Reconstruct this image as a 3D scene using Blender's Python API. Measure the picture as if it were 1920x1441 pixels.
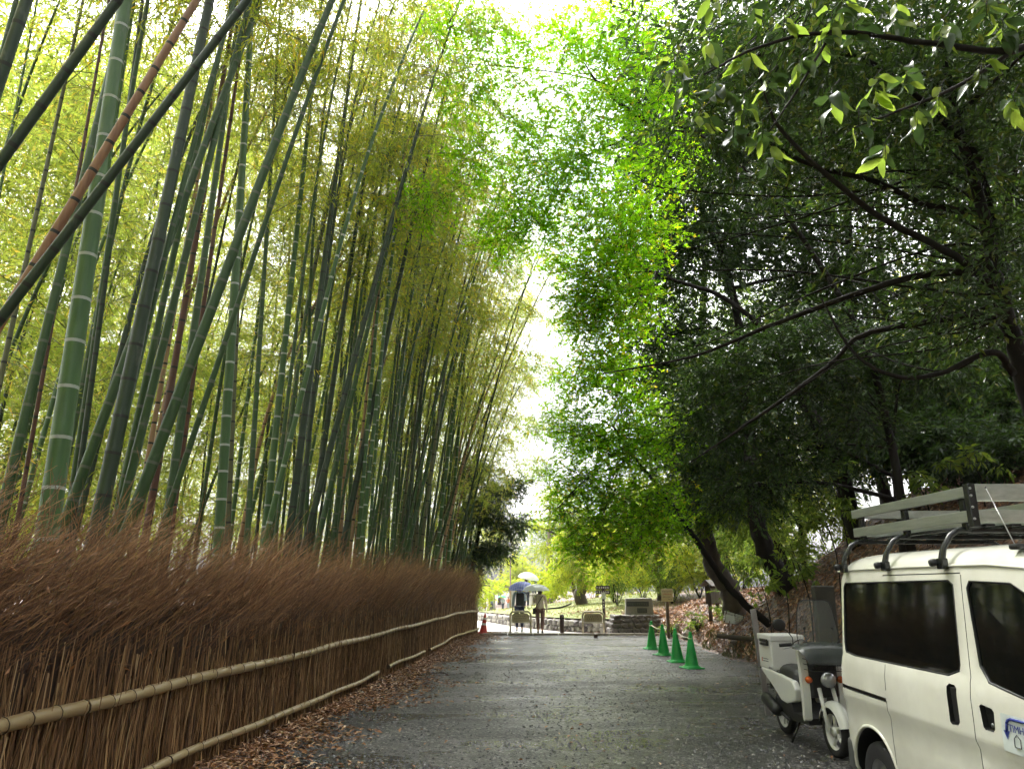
import bpy, bmesh, math, random
import numpy as np
from mathutils import Vector, Matrix

R = math.radians
sc = bpy.context.scene
for o in list(bpy.data.objects):
    bpy.data.objects.remove(o)
col = sc.collection
rng = np.random.default_rng(11)
random.seed(11)

# ------------------------------------------------------------------ camera, sky, sun, exposure
F_PX, HORIZ, EYE = 1400.0, 1093.0, 1.65
TH = math.atan((HORIZ - 720.5) / F_PX)
cam_d = bpy.data.cameras.new('camera')
cam_d.sensor_width = 36.0
cam_d.lens = 36.0 * F_PX / 1920.0
cam_d.clip_end = 2000.0
cam_d.clip_start = 0.05
cam = bpy.data.objects.new('camera', cam_d)
col.objects.link(cam)
cam.location = (0, 0, EYE)
cam.rotation_euler = (math.pi / 2 + TH, 0, 0)
sc.camera = cam

SUN_EL, SUN_AZ = R(58), R(-28)          # azimuth measured from +Y towards +X
world = bpy.data.worlds.new('World')
sc.world = world
world.use_nodes = True
wn = world.node_tree.nodes
wl = world.node_tree.links
wn.clear()
w_out = wn.new('ShaderNodeOutputWorld')
w_bg = wn.new('ShaderNodeBackground')
w_sky = wn.new('ShaderNodeTexSky')
w_sky.sky_type = 'NISHITA'
w_sky.sun_disc = False
w_sky.sun_elevation = SUN_EL
w_sky.sun_rotation = SUN_AZ
w_sky.dust_density = 6.0
w_sky.air_density = 1.5
w_sat = wn.new('ShaderNodeHueSaturation')     # an overcast sky: nearly colourless
w_sat.inputs['Saturation'].default_value = 0.12
wl.new(w_sky.outputs[0], w_sat.inputs['Color'])
wl.new(w_sat.outputs[0], w_bg.inputs[0])
w_bg.inputs[1].default_value = 0.15
wl.new(w_bg.outputs[0], w_out.inputs[0])

sun_d = bpy.data.lights.new('sun', 'SUN')
sun_d.energy = 1.5
sun_d.angle = R(25)
sun_d.color = (1.0, 0.97, 0.9)
sun = bpy.data.objects.new('sun', sun_d)
col.objects.link(sun)
sun_dir = Vector((math.sin(SUN_AZ) * math.cos(SUN_EL), math.cos(SUN_AZ) * math.cos(SUN_EL), math.sin(SUN_EL)))
sun.rotation_euler = (-sun_dir).to_track_quat('-Z', 'Y').to_euler()

vs = sc.view_settings
vs.view_transform = 'Standard'
vs.look = 'None'
vs.gamma = 1.0
vs.use_curve_mapping = False
vs.exposure = 1.95
cy = sc.cycles
cy.max_bounces = 6
cy.diffuse_bounces = 4
cy.glossy_bounces = 2
cy.transmission_bounces = 4
cy.transparent_max_bounces = 6
cy.volume_bounces = 0
cy.caustics_reflective = False
cy.caustics_refractive = False
cy.use_denoising = True
cy.use_adaptive_sampling = True
cy.adaptive_threshold = 0.05
cy.adaptive_min_samples = 24
cy.use_light_tree = False
cy.sample_clamp_indirect = 6.0

# ------------------------------------------------------------------ helpers
ct, st = math.cos(TH), math.sin(TH)

def at(px, py, Y):
    """the point at distance Y that the photograph shows at this pixel (measuring aid)"""
    a, b = (px - 960) / F_PX, (720.5 - py) / F_PX
    r = (a, ct - b * st, st + b * ct)
    t = Y / r[1]
    return Vector((r[0] * t, Y, EYE + r[2] * t))

def tag(o, label=None, cat=None, group=None, kind=None):
    if label: o['label'] = label
    if cat: o['category'] = cat
    if group: o['group'] = group
    if kind: o['kind'] = kind
    return o

def empty(name, loc=(0, 0, 0), rz=0, label=None, cat=None, group=None):
    o = bpy.data.objects.new(name, None)
    col.objects.link(o)
    o.location = loc
    o.rotation_euler = (0, 0, rz)
    return tag(o, label, cat, group)

def link(name, me, parent=None, loc=None, rot=None, scale=None):
    o = bpy.data.objects.new(name, me)
    col.objects.link(o)
    if parent is not None: o.parent = parent
    if loc is not None: o.location = loc
    if rot is not None: o.rotation_euler = rot
    if scale is not None: o.scale = scale if hasattr(scale, '__len__') else (scale,) * 3
    return o

def np_mesh(name, V, faces_list, mats=(), mat_idx=None, rnd=None, smooth=False):
    """faces_list: list of (n,k) int arrays; mat_idx / rnd: matching per-face arrays"""
    me = bpy.data.meshes.new(name)
    V = np.asarray(V, dtype=np.float32)
    me.vertices.add(len(V))
    me.vertices.foreach_set('co', V.ravel())
    loops = np.concatenate([f.ravel() for f in faces_list]).astype(np.int32)
    tot = np.concatenate([np.full(len(f), f.shape[1], dtype=np.int32) for f in faces_list])
    start = np.concatenate([[0], np.cumsum(tot)[:-1]]).astype(np.int32)
    me.loops.add(len(loops))
    me.loops.foreach_set('vertex_index', loops)
    me.polygons.add(len(tot))
    me.polygons.foreach_set('loop_start', start)
    me.polygons.foreach_set('loop_total', tot)
    for m in mats: me.materials.append(m)
    if mat_idx is not None:
        me.polygons.foreach_set('material_index', np.asarray(mat_idx, dtype=np.int32))
    me.polygons.foreach_set('use_smooth', np.full(len(tot), smooth, dtype=bool))
    me.update(calc_edges=True)
    if rnd is not None:
        a = me.attributes.new('rnd', 'FLOAT', 'FACE')
        a.data.foreach_set('value', np.asarray(rnd, dtype=np.float32))
    return me

class MB:
    """collects boxes, tubes, lathes and prisms into one mesh"""
    def __init__(s):
        s.v, s.f, s.m, s.sm, s.n = [], [], [], [], 0
    def add(s, V, F, m=0, smooth=False):
        s.v.extend([tuple(p) for p in V])
        for f in F:
            s.f.append(tuple(i + s.n for i in f)); s.m.append(m); s.sm.append(smooth)
        s.n += len(V)
        return s
    def box(s, lo, hi, m=0, M=None, taper=1.0):
        x0, y0, z0 = lo; x1, y1, z1 = hi
        cx, cy_ = (x0 + x1) / 2, (y0 + y1) / 2
        V = [(x0, y0, z0), (x1, y0, z0), (x1, y1, z0), (x0, y1, z0)]
        V += [(cx + (x - cx) * taper, cy_ + (y - cy_) * taper, z1) for x, y, _ in V]
        if M is not None: V = [M @ Vector(p) for p in V]
        return s.add(V, [(3, 2, 1, 0), (4, 5, 6, 7), (0, 1, 5, 4), (1, 2, 6, 5), (2, 3, 7, 6), (3, 0, 4, 7)], m)
    def rbox(s, lo, hi, r=0.02, seg=2, m=0, M=None):
        bm = bmesh.new()
        bmesh.ops.create_cube(bm, size=1)
        for v in bm.verts:
            v.co = Vector([lo[i] + (v.co[i] + .5) * (hi[i] - lo[i]) for i in range(3)])
        bmesh.ops.bevel(bm, geom=bm.edges[:], offset=r, segments=seg, profile=.5, affect='EDGES')
        bm.verts.index_update()
        V = [v.co.copy() for v in bm.verts]
        if M is not None: V = [M @ p for p in V]
        F = [[v.index for v in f.verts] for f in bm.faces]
        bm.free()
        return s.add(V, F, m, False)
    def tube(s, P, rad, n=8, m=0, caps=True, smooth=True):
        P = [Vector(p) for p in P]
        if not hasattr(rad, '__len__'): rad = [rad] * len(P)
        V, F = [], []
        up = None
        for i, p in enumerate(P):
            d = (P[min(i + 1, len(P) - 1)] - P[max(i - 1, 0)])
            d = d.normalized() if d.length > 1e-9 else Vector((0, 0, 1))
            if up is None:
                up = Vector((0, 0, 1)) if abs(d.z) < .9 else Vector((1, 0, 0))
            a = up - d * up.dot(d)
            if a.length < 1e-5: a = d.orthogonal()
            a.normalize(); b = d.cross(a); up = a
            for k in range(n):
                t = 2 * math.pi * k / n
                V.append(p + (a * math.cos(t) + b * math.sin(t)) * rad[i])
        for i in range(len(P) - 1):
            for k in range(n):
                k2 = (k + 1) % n
                F.append((i * n + k, i * n + k2, (i + 1) * n + k2, (i + 1) * n + k))
        s.add(V, F, m, smooth)
        if caps:
            b0 = s.n - len(V)
            s.f.append(tuple(b0 + k for k in reversed(range(n)))); s.m.append(m); s.sm.append(False)
            e0 = b0 + (len(P) - 1) * n
            s.f.append(tuple(e0 + k for k in range(n))); s.m.append(m); s.sm.append(False)
        return s
    def lathe(s, prof, n=24, m=0, M=None, smooth=True, caps=False):
        """prof: (r,z) pairs around local z"""
        V, F = [], []
        for r_, z in prof:
            for k in range(n):
                t = 2 * math.pi * k / n
                p = Vector((r_ * math.cos(t), r_ * math.sin(t), z))
                V.append(M @ p if M is not None else p)
        for i in range(len(prof) - 1):
            for k in range(n):
                k2 = (k + 1) % n
                F.append((i * n + k, i * n + k2, (i + 1) * n + k2, (i + 1) * n + k))
        if caps:
            F.append(tuple(reversed(range(n)))); F.append(tuple((len(prof) - 1) * n + k for k in range(n)))
        return s.add(V, F, m, smooth)
    def prism(s, poly, lo, hi, axis='x', m=0, M=None):
        """poly in the two other axes, extruded along axis"""
        def mk(a, b, t):
            p = {'x': (t, a, b), 'y': (a, t, b), 'z': (a, b, t)}[axis]
            return M @ Vector(p) if M is not None else Vector(p)
        n = len(poly)
        V = [mk(a, b, lo) for a, b in poly] + [mk(a, b, hi) for a, b in poly]
        F = [tuple(reversed(range(n))), tuple(range(n, 2 * n))]
        F += [(i, (i + 1) % n, n + (i + 1) % n, n + i) for i in range(n)]
        return s.add(V, F, m)
    def mesh(s, name, mats):
        me = bpy.data.meshes.new(name)
        me.from_pydata(s.v, [], s.f)
        for mm in (mats if isinstance(mats, (list, tuple)) else [mats]): me.materials.append(mm)
        me.polygons.foreach_set('material_index', s.m)
        me.polygons.foreach_set('use_smooth', s.sm)
        me.update()
        return me
    def build(s, name, mats, parent=None, loc=None, rot=None, scale=None):
        me = s.mesh(name, mats)
        bm = bmesh.new(); bm.from_mesh(me)
        bmesh.ops.recalc_face_normals(bm, faces=bm.faces[:])
        bm.to_mesh(me); bm.free()
        return link(name, me, parent, loc, rot, scale)

def smooth_path(P, sub=5):
    """Catmull-Rom through 3D points (+ optional radius as 4th value)"""
    P = [np.array(p, dtype=float) for p in P]
    if len(P) < 3:
        return [P[0] + (P[-1] - P[0]) * t for t in np.linspace(0, 1, sub + 1)]
    Q = [2 * P[0] - P[1]] + P + [2 * P[-1] - P[-2]]
    out = []
    for i in range(1, len(Q) - 2):
        p0, p1, p2, p3 = Q[i - 1], Q[i], Q[i + 1], Q[i + 2]
        for t in np.linspace(0, 1, sub, endpoint=False):
            out.append(.5 * ((2 * p1) + (-p0 + p2) * t + (2 * p0 - 5 * p1 + 4 * p2 - p3) * t * t + (-p0 + 3 * p1 - 3 * p2 + p3) * t ** 3))
    out.append(P[-1])
    return out

def text_mesh(s, size, mat, thick=0.0005):
    cu = bpy.data.curves.new('txt', 'FONT')
    cu.body = s; cu.size = size; cu.extrude = thick; cu.resolution_u = 2
    o = bpy.data.objects.new('txt', cu)
    col.objects.link(o)
    dg = bpy.context.evaluated_depsgraph_get()
    me = bpy.data.meshes.new_from_object(o.evaluated_get(dg))
    bpy.data.objects.remove(o)
    me.materials.clear(); me.materials.append(mat)
    return me

# ------------------------------------------------------------------ materials
def nt(name):
    m = bpy.data.materials.new(name)
    m.use_nodes = True
    n, l = m.node_tree.nodes, m.node_tree.links
    return m, n, l, n['Principled BSDF']

def mix_rgb(n, l, fac, a, b):
    x = n.new('ShaderNodeMix'); x.data_type = 'RGBA'
    for sock, v in ((x.inputs[0], fac), (x.inputs[6], a), (x.inputs[7], b)):
        if hasattr(v, 'is_linked') or isinstance(v, bpy.types.NodeSocket): l.new(v, sock)
        elif isinstance(v, (int, float)): sock.default_value = v
        else: sock.default_value = (*v, 1)
    return x.outputs[2]

def noise(n, l, scale, detail=4, coord='Object', rough=.6, vec_scale=None):
    tc = n.new('ShaderNodeTexCoord')
    t = n.new('ShaderNodeTexNoise')
    t.inputs['Scale'].default_value = scale
    t.inputs['Detail'].default_value = detail
    t.inputs['Roughness'].default_value = rough
    src = tc.outputs[coord]
    if vec_scale:
        mp = n.new('ShaderNodeMapping'); mp.inputs['Scale'].default_value = vec_scale
        l.new(src, mp.inputs[0]); src = mp.outputs[0]
    l.new(src, t.inputs['Vector'])
    return t.outputs['Fac']

def ramp(n, l, fac, stops):
    r = n.new('ShaderNodeValToRGB')
    e = r.color_ramp.elements
    while len(e) < len(stops): e.new(.5)
    for i, (p, c) in enumerate(stops):
        e[i].position = p
        e[i].color = (*c, 1) if len(c) == 3 else c
    l.new(fac, r.inputs[0])
    return r.outputs[0]

def bump(n, l, b, h, strength=.3, dist=.01):
    x = n.new('ShaderNodeBump')
    x.inputs['Strength'].default_value = strength
    x.inputs['Distance'].default_value = dist
    l.new(h, x.inputs['Height'])
    l.new(x.outputs[0], b.inputs['Normal'])

def mat(name, c, rough=.6, metal=0., c2=None, scale=8., bmp=0., bscale=40., spec=.5, coat=0., vec_scale=None):
    m, n, l, b = nt(name)
    b.inputs['Roughness'].default_value = rough
    b.inputs['Metallic'].default_value = metal
    b.inputs['Specular IOR Level'].default_value = spec
    b.inputs['Coat Weight'].default_value = coat
    if c2 is None: c2 = tuple(x * .8 for x in c)
    f = noise(n, l, scale, vec_scale=vec_scale)
    l.new(ramp(n, l, f, [(.3, c), (.7, c2)]), b.inputs['Base Color'])
    if bmp: bump(n, l, b, noise(n, l, bscale, vec_scale=vec_scale), bmp)
    return m

def leaf_mat(name, stops, trans=.45, tint=1.6, rough=.45, spec=.2):
    """stops over the per-leaf random value; light passes through the blade"""
    m, n, l, b = nt(name)
    at_ = n.new('ShaderNodeAttribute'); at_.attribute_name = 'rnd'
    oi = n.new('ShaderNodeObjectInfo')
    add = n.new('ShaderNodeMath'); add.operation = 'MULTIPLY_ADD'
    l.new(oi.outputs['Random'], add.inputs[0]); add.inputs[1].default_value = .18
    l.new(at_.outputs['Fac'], add.inputs[2])
    c = ramp(n, l, add.outputs[0], stops)
    l.new(c, b.inputs['Base Color'])
    b.inputs['Roughness'].default_value = rough
    b.inputs['Specular IOR Level'].default_value = spec
    tr = n.new('ShaderNodeBsdfTranslucent')
    hs = n.new('ShaderNodeHueSaturation')
    hs.inputs['Value'].default_value = tint
    hs.inputs['Saturation'].default_value = 1.05
    hs.inputs['Hue'].default_value = .488
    l.new(c, hs.inputs['Color']); l.new(hs.outputs[0], tr.inputs[0])
    mx = n.new('ShaderNodeMixShader'); mx.inputs[0].default_value = trans
    l.new(b.outputs[0], mx.inputs[1]); l.new(tr.outputs[0], mx.inputs[2])
    l.new(mx.outputs[0], n['Material Output'].inputs[0])
    return m

M = {}
M['bamboo_leaf'] = leaf_mat('bamboo_leaf', [(0, (.09, .13, .02)), (.45, (.15, .20, .028)), (.8, (.22, .26, .032)), (1, (.36, .28, .03))], .62, 2.6)
M['maple_leaf'] = leaf_mat('maple_leaf', [(0, (.075, .19, .012)), (.6, (.13, .28, .016)), (.93, (.2, .32, .02)), (1, (.34, .3, .03))], .7, 2.8, .5, .12)
M['grove_leaf'] = leaf_mat('grove_leaf', [(0, (.085, .125, .022)), (.45, (.14, .19, .034)), (.8, (.205, .25, .045)), (1, (.34, .28, .05))], .66, 2.9)
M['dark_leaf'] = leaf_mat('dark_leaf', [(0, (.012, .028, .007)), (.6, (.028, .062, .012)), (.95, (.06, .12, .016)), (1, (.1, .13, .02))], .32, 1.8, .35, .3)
M['mid_leaf'] = leaf_mat('mid_leaf', [(0, (.05, .095, .015)), (.6, (.095, .165, .022)), (1, (.16, .22, .03))], .52, 2.2)
M['pale_leaf'] = leaf_mat('pale_leaf', [(0, (.15, .23, .04)), (.6, (.24, .32, .06)), (1, (.36, .36, .09))], .6, 1.8)
M['lime_leaf'] = leaf_mat('lime_leaf', [(0, (.17, .26, .025)), (.6, (.27, .35, .035)), (1, (.40, .40, .045))], .6, 1.8)
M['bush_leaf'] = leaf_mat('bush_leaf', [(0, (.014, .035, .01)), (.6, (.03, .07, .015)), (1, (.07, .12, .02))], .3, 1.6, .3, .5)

def litter_mat(name):
    m, n, l, b = nt(name)
    at_ = n.new('ShaderNodeAttribute'); at_.attribute_name = 'rnd'
    l.new(ramp(n, l, at_.outputs['Fac'], [(0, (.08, .032, .012)), (.4, (.26, .115, .045)), (.75, (.44, .23, .10)), (1, (.62, .44, .28))]), b.inputs['Base Color'])
    b.inputs['Roughness'].default_value = .38
    return m
M['litter'] = litter_mat('litter_leaf')

def twig_mat(name, stops, rough=.7):
    m, n, l, b = nt(name)
    at_ = n.new('ShaderNodeAttribute'); at_.attribute_name = 'rnd'
    l.new(ramp(n, l, at_.outputs['Fac'], stops), b.inputs['Base Color'])
    b.inputs['Roughness'].default_value = rough
    return m
M['twig'] = twig_mat('brush_twig', [(0, (.06, .023, .008)), (.5, (.225, .108, .040)), (.85, (.40, .215, .085)), (1, (.60, .38, .18))])
M['stem'] = twig_mat('brush_stem', [(0, (.06, .028, .011)), (.5, (.21, .108, .042)), (.85, (.37, .215, .09)), (1, (.52, .36, .18))])
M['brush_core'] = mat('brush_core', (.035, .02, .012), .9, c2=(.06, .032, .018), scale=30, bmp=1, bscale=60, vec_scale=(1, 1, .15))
M['bark'] = mat('bark', (.045, .032, .022), .75, c2=(.09, .07, .05), scale=6, bmp=.8, bscale=25, vec_scale=(1, 1, .25))
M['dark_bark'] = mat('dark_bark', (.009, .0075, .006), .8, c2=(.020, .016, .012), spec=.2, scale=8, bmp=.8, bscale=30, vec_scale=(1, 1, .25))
M['pale_bark'] = mat('pale_bark', (.16, .13, .09), .8, c2=(.26, .22, .16), scale=6, bmp=.6, bscale=25, vec_scale=(1, 1, .25))

def gravel_mat():
    m, n, l, b = nt('wet_gravel')
    tc = n.new('ShaderNodeTexCoord')
    v = n.new('ShaderNodeTexVoronoi'); v.inputs['Scale'].default_value = 44
    l.new(tc.outputs['Object'], v.inputs['Vector'])
    big = noise(n, l, .55, 5, rough=.65)
    sp = n.new('ShaderNodeSeparateColor'); l.new(v.outputs['Color'], sp.inputs[0])
    base = ramp(n, l, sp.outputs[0], [(0, (.010, .010, .010)), (.5, (.030, .030, .031)), (.85, (.085, .084, .082)), (1, (.27, .26, .245))])
    fine = ramp(n, l, big, [(.32, (.62, .61, .59)), (.68, (1.45, 1.45, 1.45))])
    mm = n.new('ShaderNodeMix'); mm.data_type = 'RGBA'; mm.blend_type = 'MULTIPLY'; mm.inputs[0].default_value = 1
    l.new(base, mm.inputs[6]); l.new(fine, mm.inputs[7])
    l.new(mm.outputs[2], b.inputs['Base Color'])
    wet = ramp(n, l, noise(n, l, .9, 6, rough=.6, vec_scale=(.45, 1, 1)), [(.42, (.5, .5, .5)), (.60, (.2, .2, .2))])
    l.new(wet, b.inputs['Roughness'])
    wf = ramp(n, l, noise(n, l, .8, 5, rough=.55, vec_scale=(.4, 1, 1)), [(.46, (.22, .22, .22)), (.68, (.7, .7, .7))])
    l.new(wf, b.inputs['Specular IOR Level'])
    bump(n, l, b, v.outputs['Distance'], .7, .012)
    return m
M['gravel'] = gravel_mat()
M['pebble'] = twig_mat('pebble', [(0, (.012, .013, .015)), (.6, (.04, .04, .043)), (.9, (.10, .10, .10)), (1, (.38, .36, .33))], .35)
M['paving'] = mat('pale_paving', (.62, .61, .59), .3, c2=(.52, .51, .49), scale=1.2, bmp=.1, bscale=60)

def soil_mat():
    m, n, l, b = nt('leafy_soil')
    tc = n.new('ShaderNodeTexCoord')
    v = n.new('ShaderNodeTexVoronoi'); v.inputs['Scale'].default_value = 14
    l.new(tc.outputs['Object'], v.inputs['Vector'])
    sp = n.new('ShaderNodeSeparateColor'); l.new(v.outputs['Color'], sp.inputs[0])
    c = ramp(n, l, sp.outputs[0], [(0, (.028, .015, .008)), (.5, (.08, .038, .018)), (.85, (.15, .072, .034)), (1, (.24, .14, .08))])
    l.new(c, b.inputs['Base Color'])
    b.inputs['Roughness'].default_value = .6
    bump(n, l, b, v.outputs['Distance'], .8, .03)
    return m
M['soil'] = soil_mat()
M['grass_base'] = mat('lawn_turf', (.15, .21, .045), .8, c2=(.24, .22, .08), scale=.8, bmp=.5, bscale=90)
M['grass_blade'] = leaf_mat('grass_blade', [(0, (.08, .12, .02)), (.6, (.14, .17, .03)), (1, (.28, .22, .08))], .4, 1.5)
M['moss'] = leaf_mat('moss', [(0, (.03, .05, .01)), (.6, (.06, .09, .02)), (1, (.12, .10, .04))], .2, 1.4)

# ------------------------------------------------------------------ terrain
FY = np.array([-12, 2, 5.4, 7, 9, 11, 15, 19, 23.5, 28.6])
FX = np.array([-3.5, -3.42, -3.36, -3.17, -2.94, -2.74, -2.42, -2.07, -1.77, -1.4])
def fence_x(y): return float(np.interp(y, FY, FX))
WY = np.array([27.0, 28.2, 29.5, 33, 37, 47, 60, 100])
WX = np.array([4.6, 3.3, 2.1, .85, -.1, -2.0, -4.0, -12])
XF = 5.05
def sstep(a, b, x):
    t = np.clip((x - a) / (b - a), 0, 1)
    return t * t * (3 - 2 * t)
def ground_z(x, y):
    x = np.asarray(x, dtype=float); y = np.asarray(y, dtype=float)
    zp = -.022 * np.clip(y - 24, 0, 76)
    k = 1.06 + (.62 - 1.06) * sstep(16.5, 20.5, y)
    cap = 5.6 + (1.25 - 5.6) * sstep(16.5, 20.5, y)
    wob = .10 * np.sin(x * 2.1 + y * .7) * np.sin(y * 1.3 - x * .6) + .05 * np.sin(x * 5.1 + 1.3) * np.sin(y * 4.3)
    foot = XF + .12 * np.sin(y * .9) + .05 * np.sin(y * 2.7)
    t = x - foot
    s = np.clip(k * np.maximum(t - .25, 0), 0, None)
    s = cap * (1 - np.exp(-s / cap * 1.25))
    bank = (.36 * sstep(0, .28, t) + s + wob * sstep(.3, 1.2, t)) * (1 - sstep(60, 80, y))
    xw = np.interp(y, WY, WX)
    d = x - xw
    lawn = np.where(y > 27.2, (.44 * sstep(0, .22, d - .1) + .12 * np.clip(d, 0, 10)) * (1 - sstep(45, 75, y)), 0)
    left = .25 * sstep(.3, 1.5, np.interp(y, FY, FX) - x) * (1 - sstep(29, 34, y))
    return zp + np.maximum(bank, lawn) + left
def gz(x, y): return float(ground_z(x, y))
def hit(px, py, y0=6.0, y1=60.0):
    """where the sight line of a pixel of the photograph meets the terrain"""
    for Y in np.arange(y0, y1, .05):
        p = at(px, py, float(Y))
        if p.z <= gz(p.x, p.y): return p
    return at(px, py, y1)

xs = np.concatenate([[-320, -160, -80, -45], np.arange(-30, -4, 1.0), np.arange(-4, 4.4, .3), np.arange(4.4, 6.2, .1), np.arange(6.2, 14, .3), np.arange(14, 30, 1.5), [40, 80, 160, 320]])
ys = np.concatenate([[-60, -30, -14], np.arange(-10, 24, .4), np.arange(24, 48, .3), np.arange(48, 110, 2.0), [130, 170, 230, 320]])
def grid_mesh(name, X, Y, Z, m):
    ny, nx = X.shape
    V = np.stack([X, Y, Z], -1).reshape(-1, 3)
    i = np.arange(ny * nx).reshape(ny, nx)
    Fq = np.stack([i[:-1, :-1], i[:-1, 1:], i[1:, 1:], i[1:, :-1]], -1).reshape(-1, 4)
    return np_mesh(name, V, [Fq], [m], smooth=True)
gX, gY = np.meshgrid(xs, ys)
tag(link('ground', grid_mesh('ground', gX, gY, ground_z(gX, gY), M['soil'])), kind='structure')

def strip(name, ys_, lf, rf, m, nx=24, dz=.006):
    Y = np.repeat(np.asarray(ys_)[:, None], nx, 1)
    t = np.linspace(0, 1, nx)[None, :]
    L = np.array([lf(y) for y in ys_])[:, None]; Rr = np.array([rf(y) for y in ys_])[:, None]
    X = L + (Rr - L) * t
    return tag(link(name, grid_mesh(name, X, Y, ground_z(X, Y) + dz, m)), kind='structure')
strip('road', np.arange(-10, 26.9, .35), lambda y: fence_x(y) + .28, lambda y: XF + .12 * math.sin(y * .9) + .05 * math.sin(y * 2.7) - .02, M['gravel'], 36)
strip('path', np.concatenate([np.arange(26.5, 48, .4), np.arange(48, 100, 1.5)]),
      lambda y: float(np.interp(y, [26.5, 30, 48, 100], [-1.2, -3.2, -7, -22])),
      lambda y: float(np.interp(y, WY, WX)) if y > 27 else 4.8, M['paving'], 30, .010)
strip('lawn', np.concatenate([np.arange(28.4, 48, .3), np.arange(48, 108, 1.5)]),
      lambda y: float(np.interp(y, WY, WX)) + .34, lambda y: float(np.interp(y, [28, 33, 50, 108], [3.7, 5.5, 12, 26])), M['grass_base'], 40, .012)

# ------------------------------------------------------------------ leaves
def unit(a): return a / np.maximum(np.linalg.norm(a, axis=-1, keepdims=True), 1e-9)

def blades(C, D, N, L, W, fold=.18, mid=.45, tri=False):
    """kite blades folded on the midrib: C base points, D direction, N normal; far leaves are single triangles"""
    n = len(C)
    D = unit(D); S = unit(np.cross(D, N)); N = np.cross(S, D)
    L = np.broadcast_to(np.asarray(L, float), (n,))[:, None]; W = np.broadcast_to(np.asarray(W, float), (n,))[:, None]
    if tri:
        V = np.stack([C + D * L * .12 + S * W * .5, C + D * L, C + D * L * .12 - S * W * .5], 1)
        return V.reshape(-1, 3), (np.arange(n)[:, None] * 3 + np.array([0, 1, 2]))
    V = np.empty((n, 4, 3))
    V[:, 0] = C
    V[:, 1] = C + D * L * mid + S * W * .5 + N * W * fold
    V[:, 2] = C + D * L - N * L * .10
    V[:, 3] = C + D * L * mid - S * W * .5 + N * W * fold
    b = np.arange(n)[:, None] * 4
    F = np.concatenate([b + np.array([0, 1, 2]), b + np.array([0, 2, 3])], 1).reshape(-1, 3)
    return V.reshape(-1, 3), F

def rand_unit(r, n):
    return unit(r.normal(size=(n, 3)))

class LeafBag:
    def __init__(s): s.V, s.F, s.r, s.n, s.m = [], [], [], 0, []
    def add(s, V, F, rnd, m=0):
        s.V.append(V); s.F.append(F + s.n); s.r.append(rnd); s.n += len(V)
        s.m.append(np.full(len(F), m))
    def mesh(s, name, mats):
        return np_mesh(name, np.concatenate(s.V), [np.concatenate(s.F)], mats, np.concatenate(s.m), np.concatenate(s.r))

def ribbons(P, Wd):
    """P (n,k,3) polylines -> thin crossed-free ribbons, Wd (n,k)"""
    n, k, _ = P.shape
    T = np.gradient(P, axis=1)
    side = unit(np.cross(T, np.array([.3, -1., .2])))
    A = P + side * Wd[..., None] * .5; B = P - side * Wd[..., None] * .5
    V = np.stack([A, B], 2).reshape(-1, 3)
    base = (np.arange(n) * k * 2)[:, None] + (np.arange(k - 1) * 2)[None, :]
    q = base.reshape(-1, 1)
    F = np.concatenate([q + np.array([0, 1, 3]), q + np.array([0, 3, 2])], 1).reshape(-1, 3)
    return V, F

def tri_tubes(P, Rd):
    """P (n,k,3) polylines -> three-sided tubes"""
    n, k, _ = P.shape
    T = unit(np.gradient(P, axis=1))
    a = unit(np.cross(T, np.array([.31, .77, .55]))); b = np.cross(T, a)
    ring = [P + (a * math.cos(t) + b * math.sin(t)) * Rd[..., None] for t in (0, 2.0944, 4.18879)]
    V = np.stack(ring, 2).reshape(-1, 3)
    base = ((np.arange(n) * k * 3)[:, None] + (np.arange(k - 1) * 3)[None, :]).reshape(-1, 1)
    F = []
    for j in range(3):
        j2 = (j + 1) % 3
        F += [base + np.array([j, j2, 3 + j2]), base + np.array([j, 3 + j2, 3 + j])]
    return V, np.stack(F, 1).reshape(-1, 3)

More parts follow.
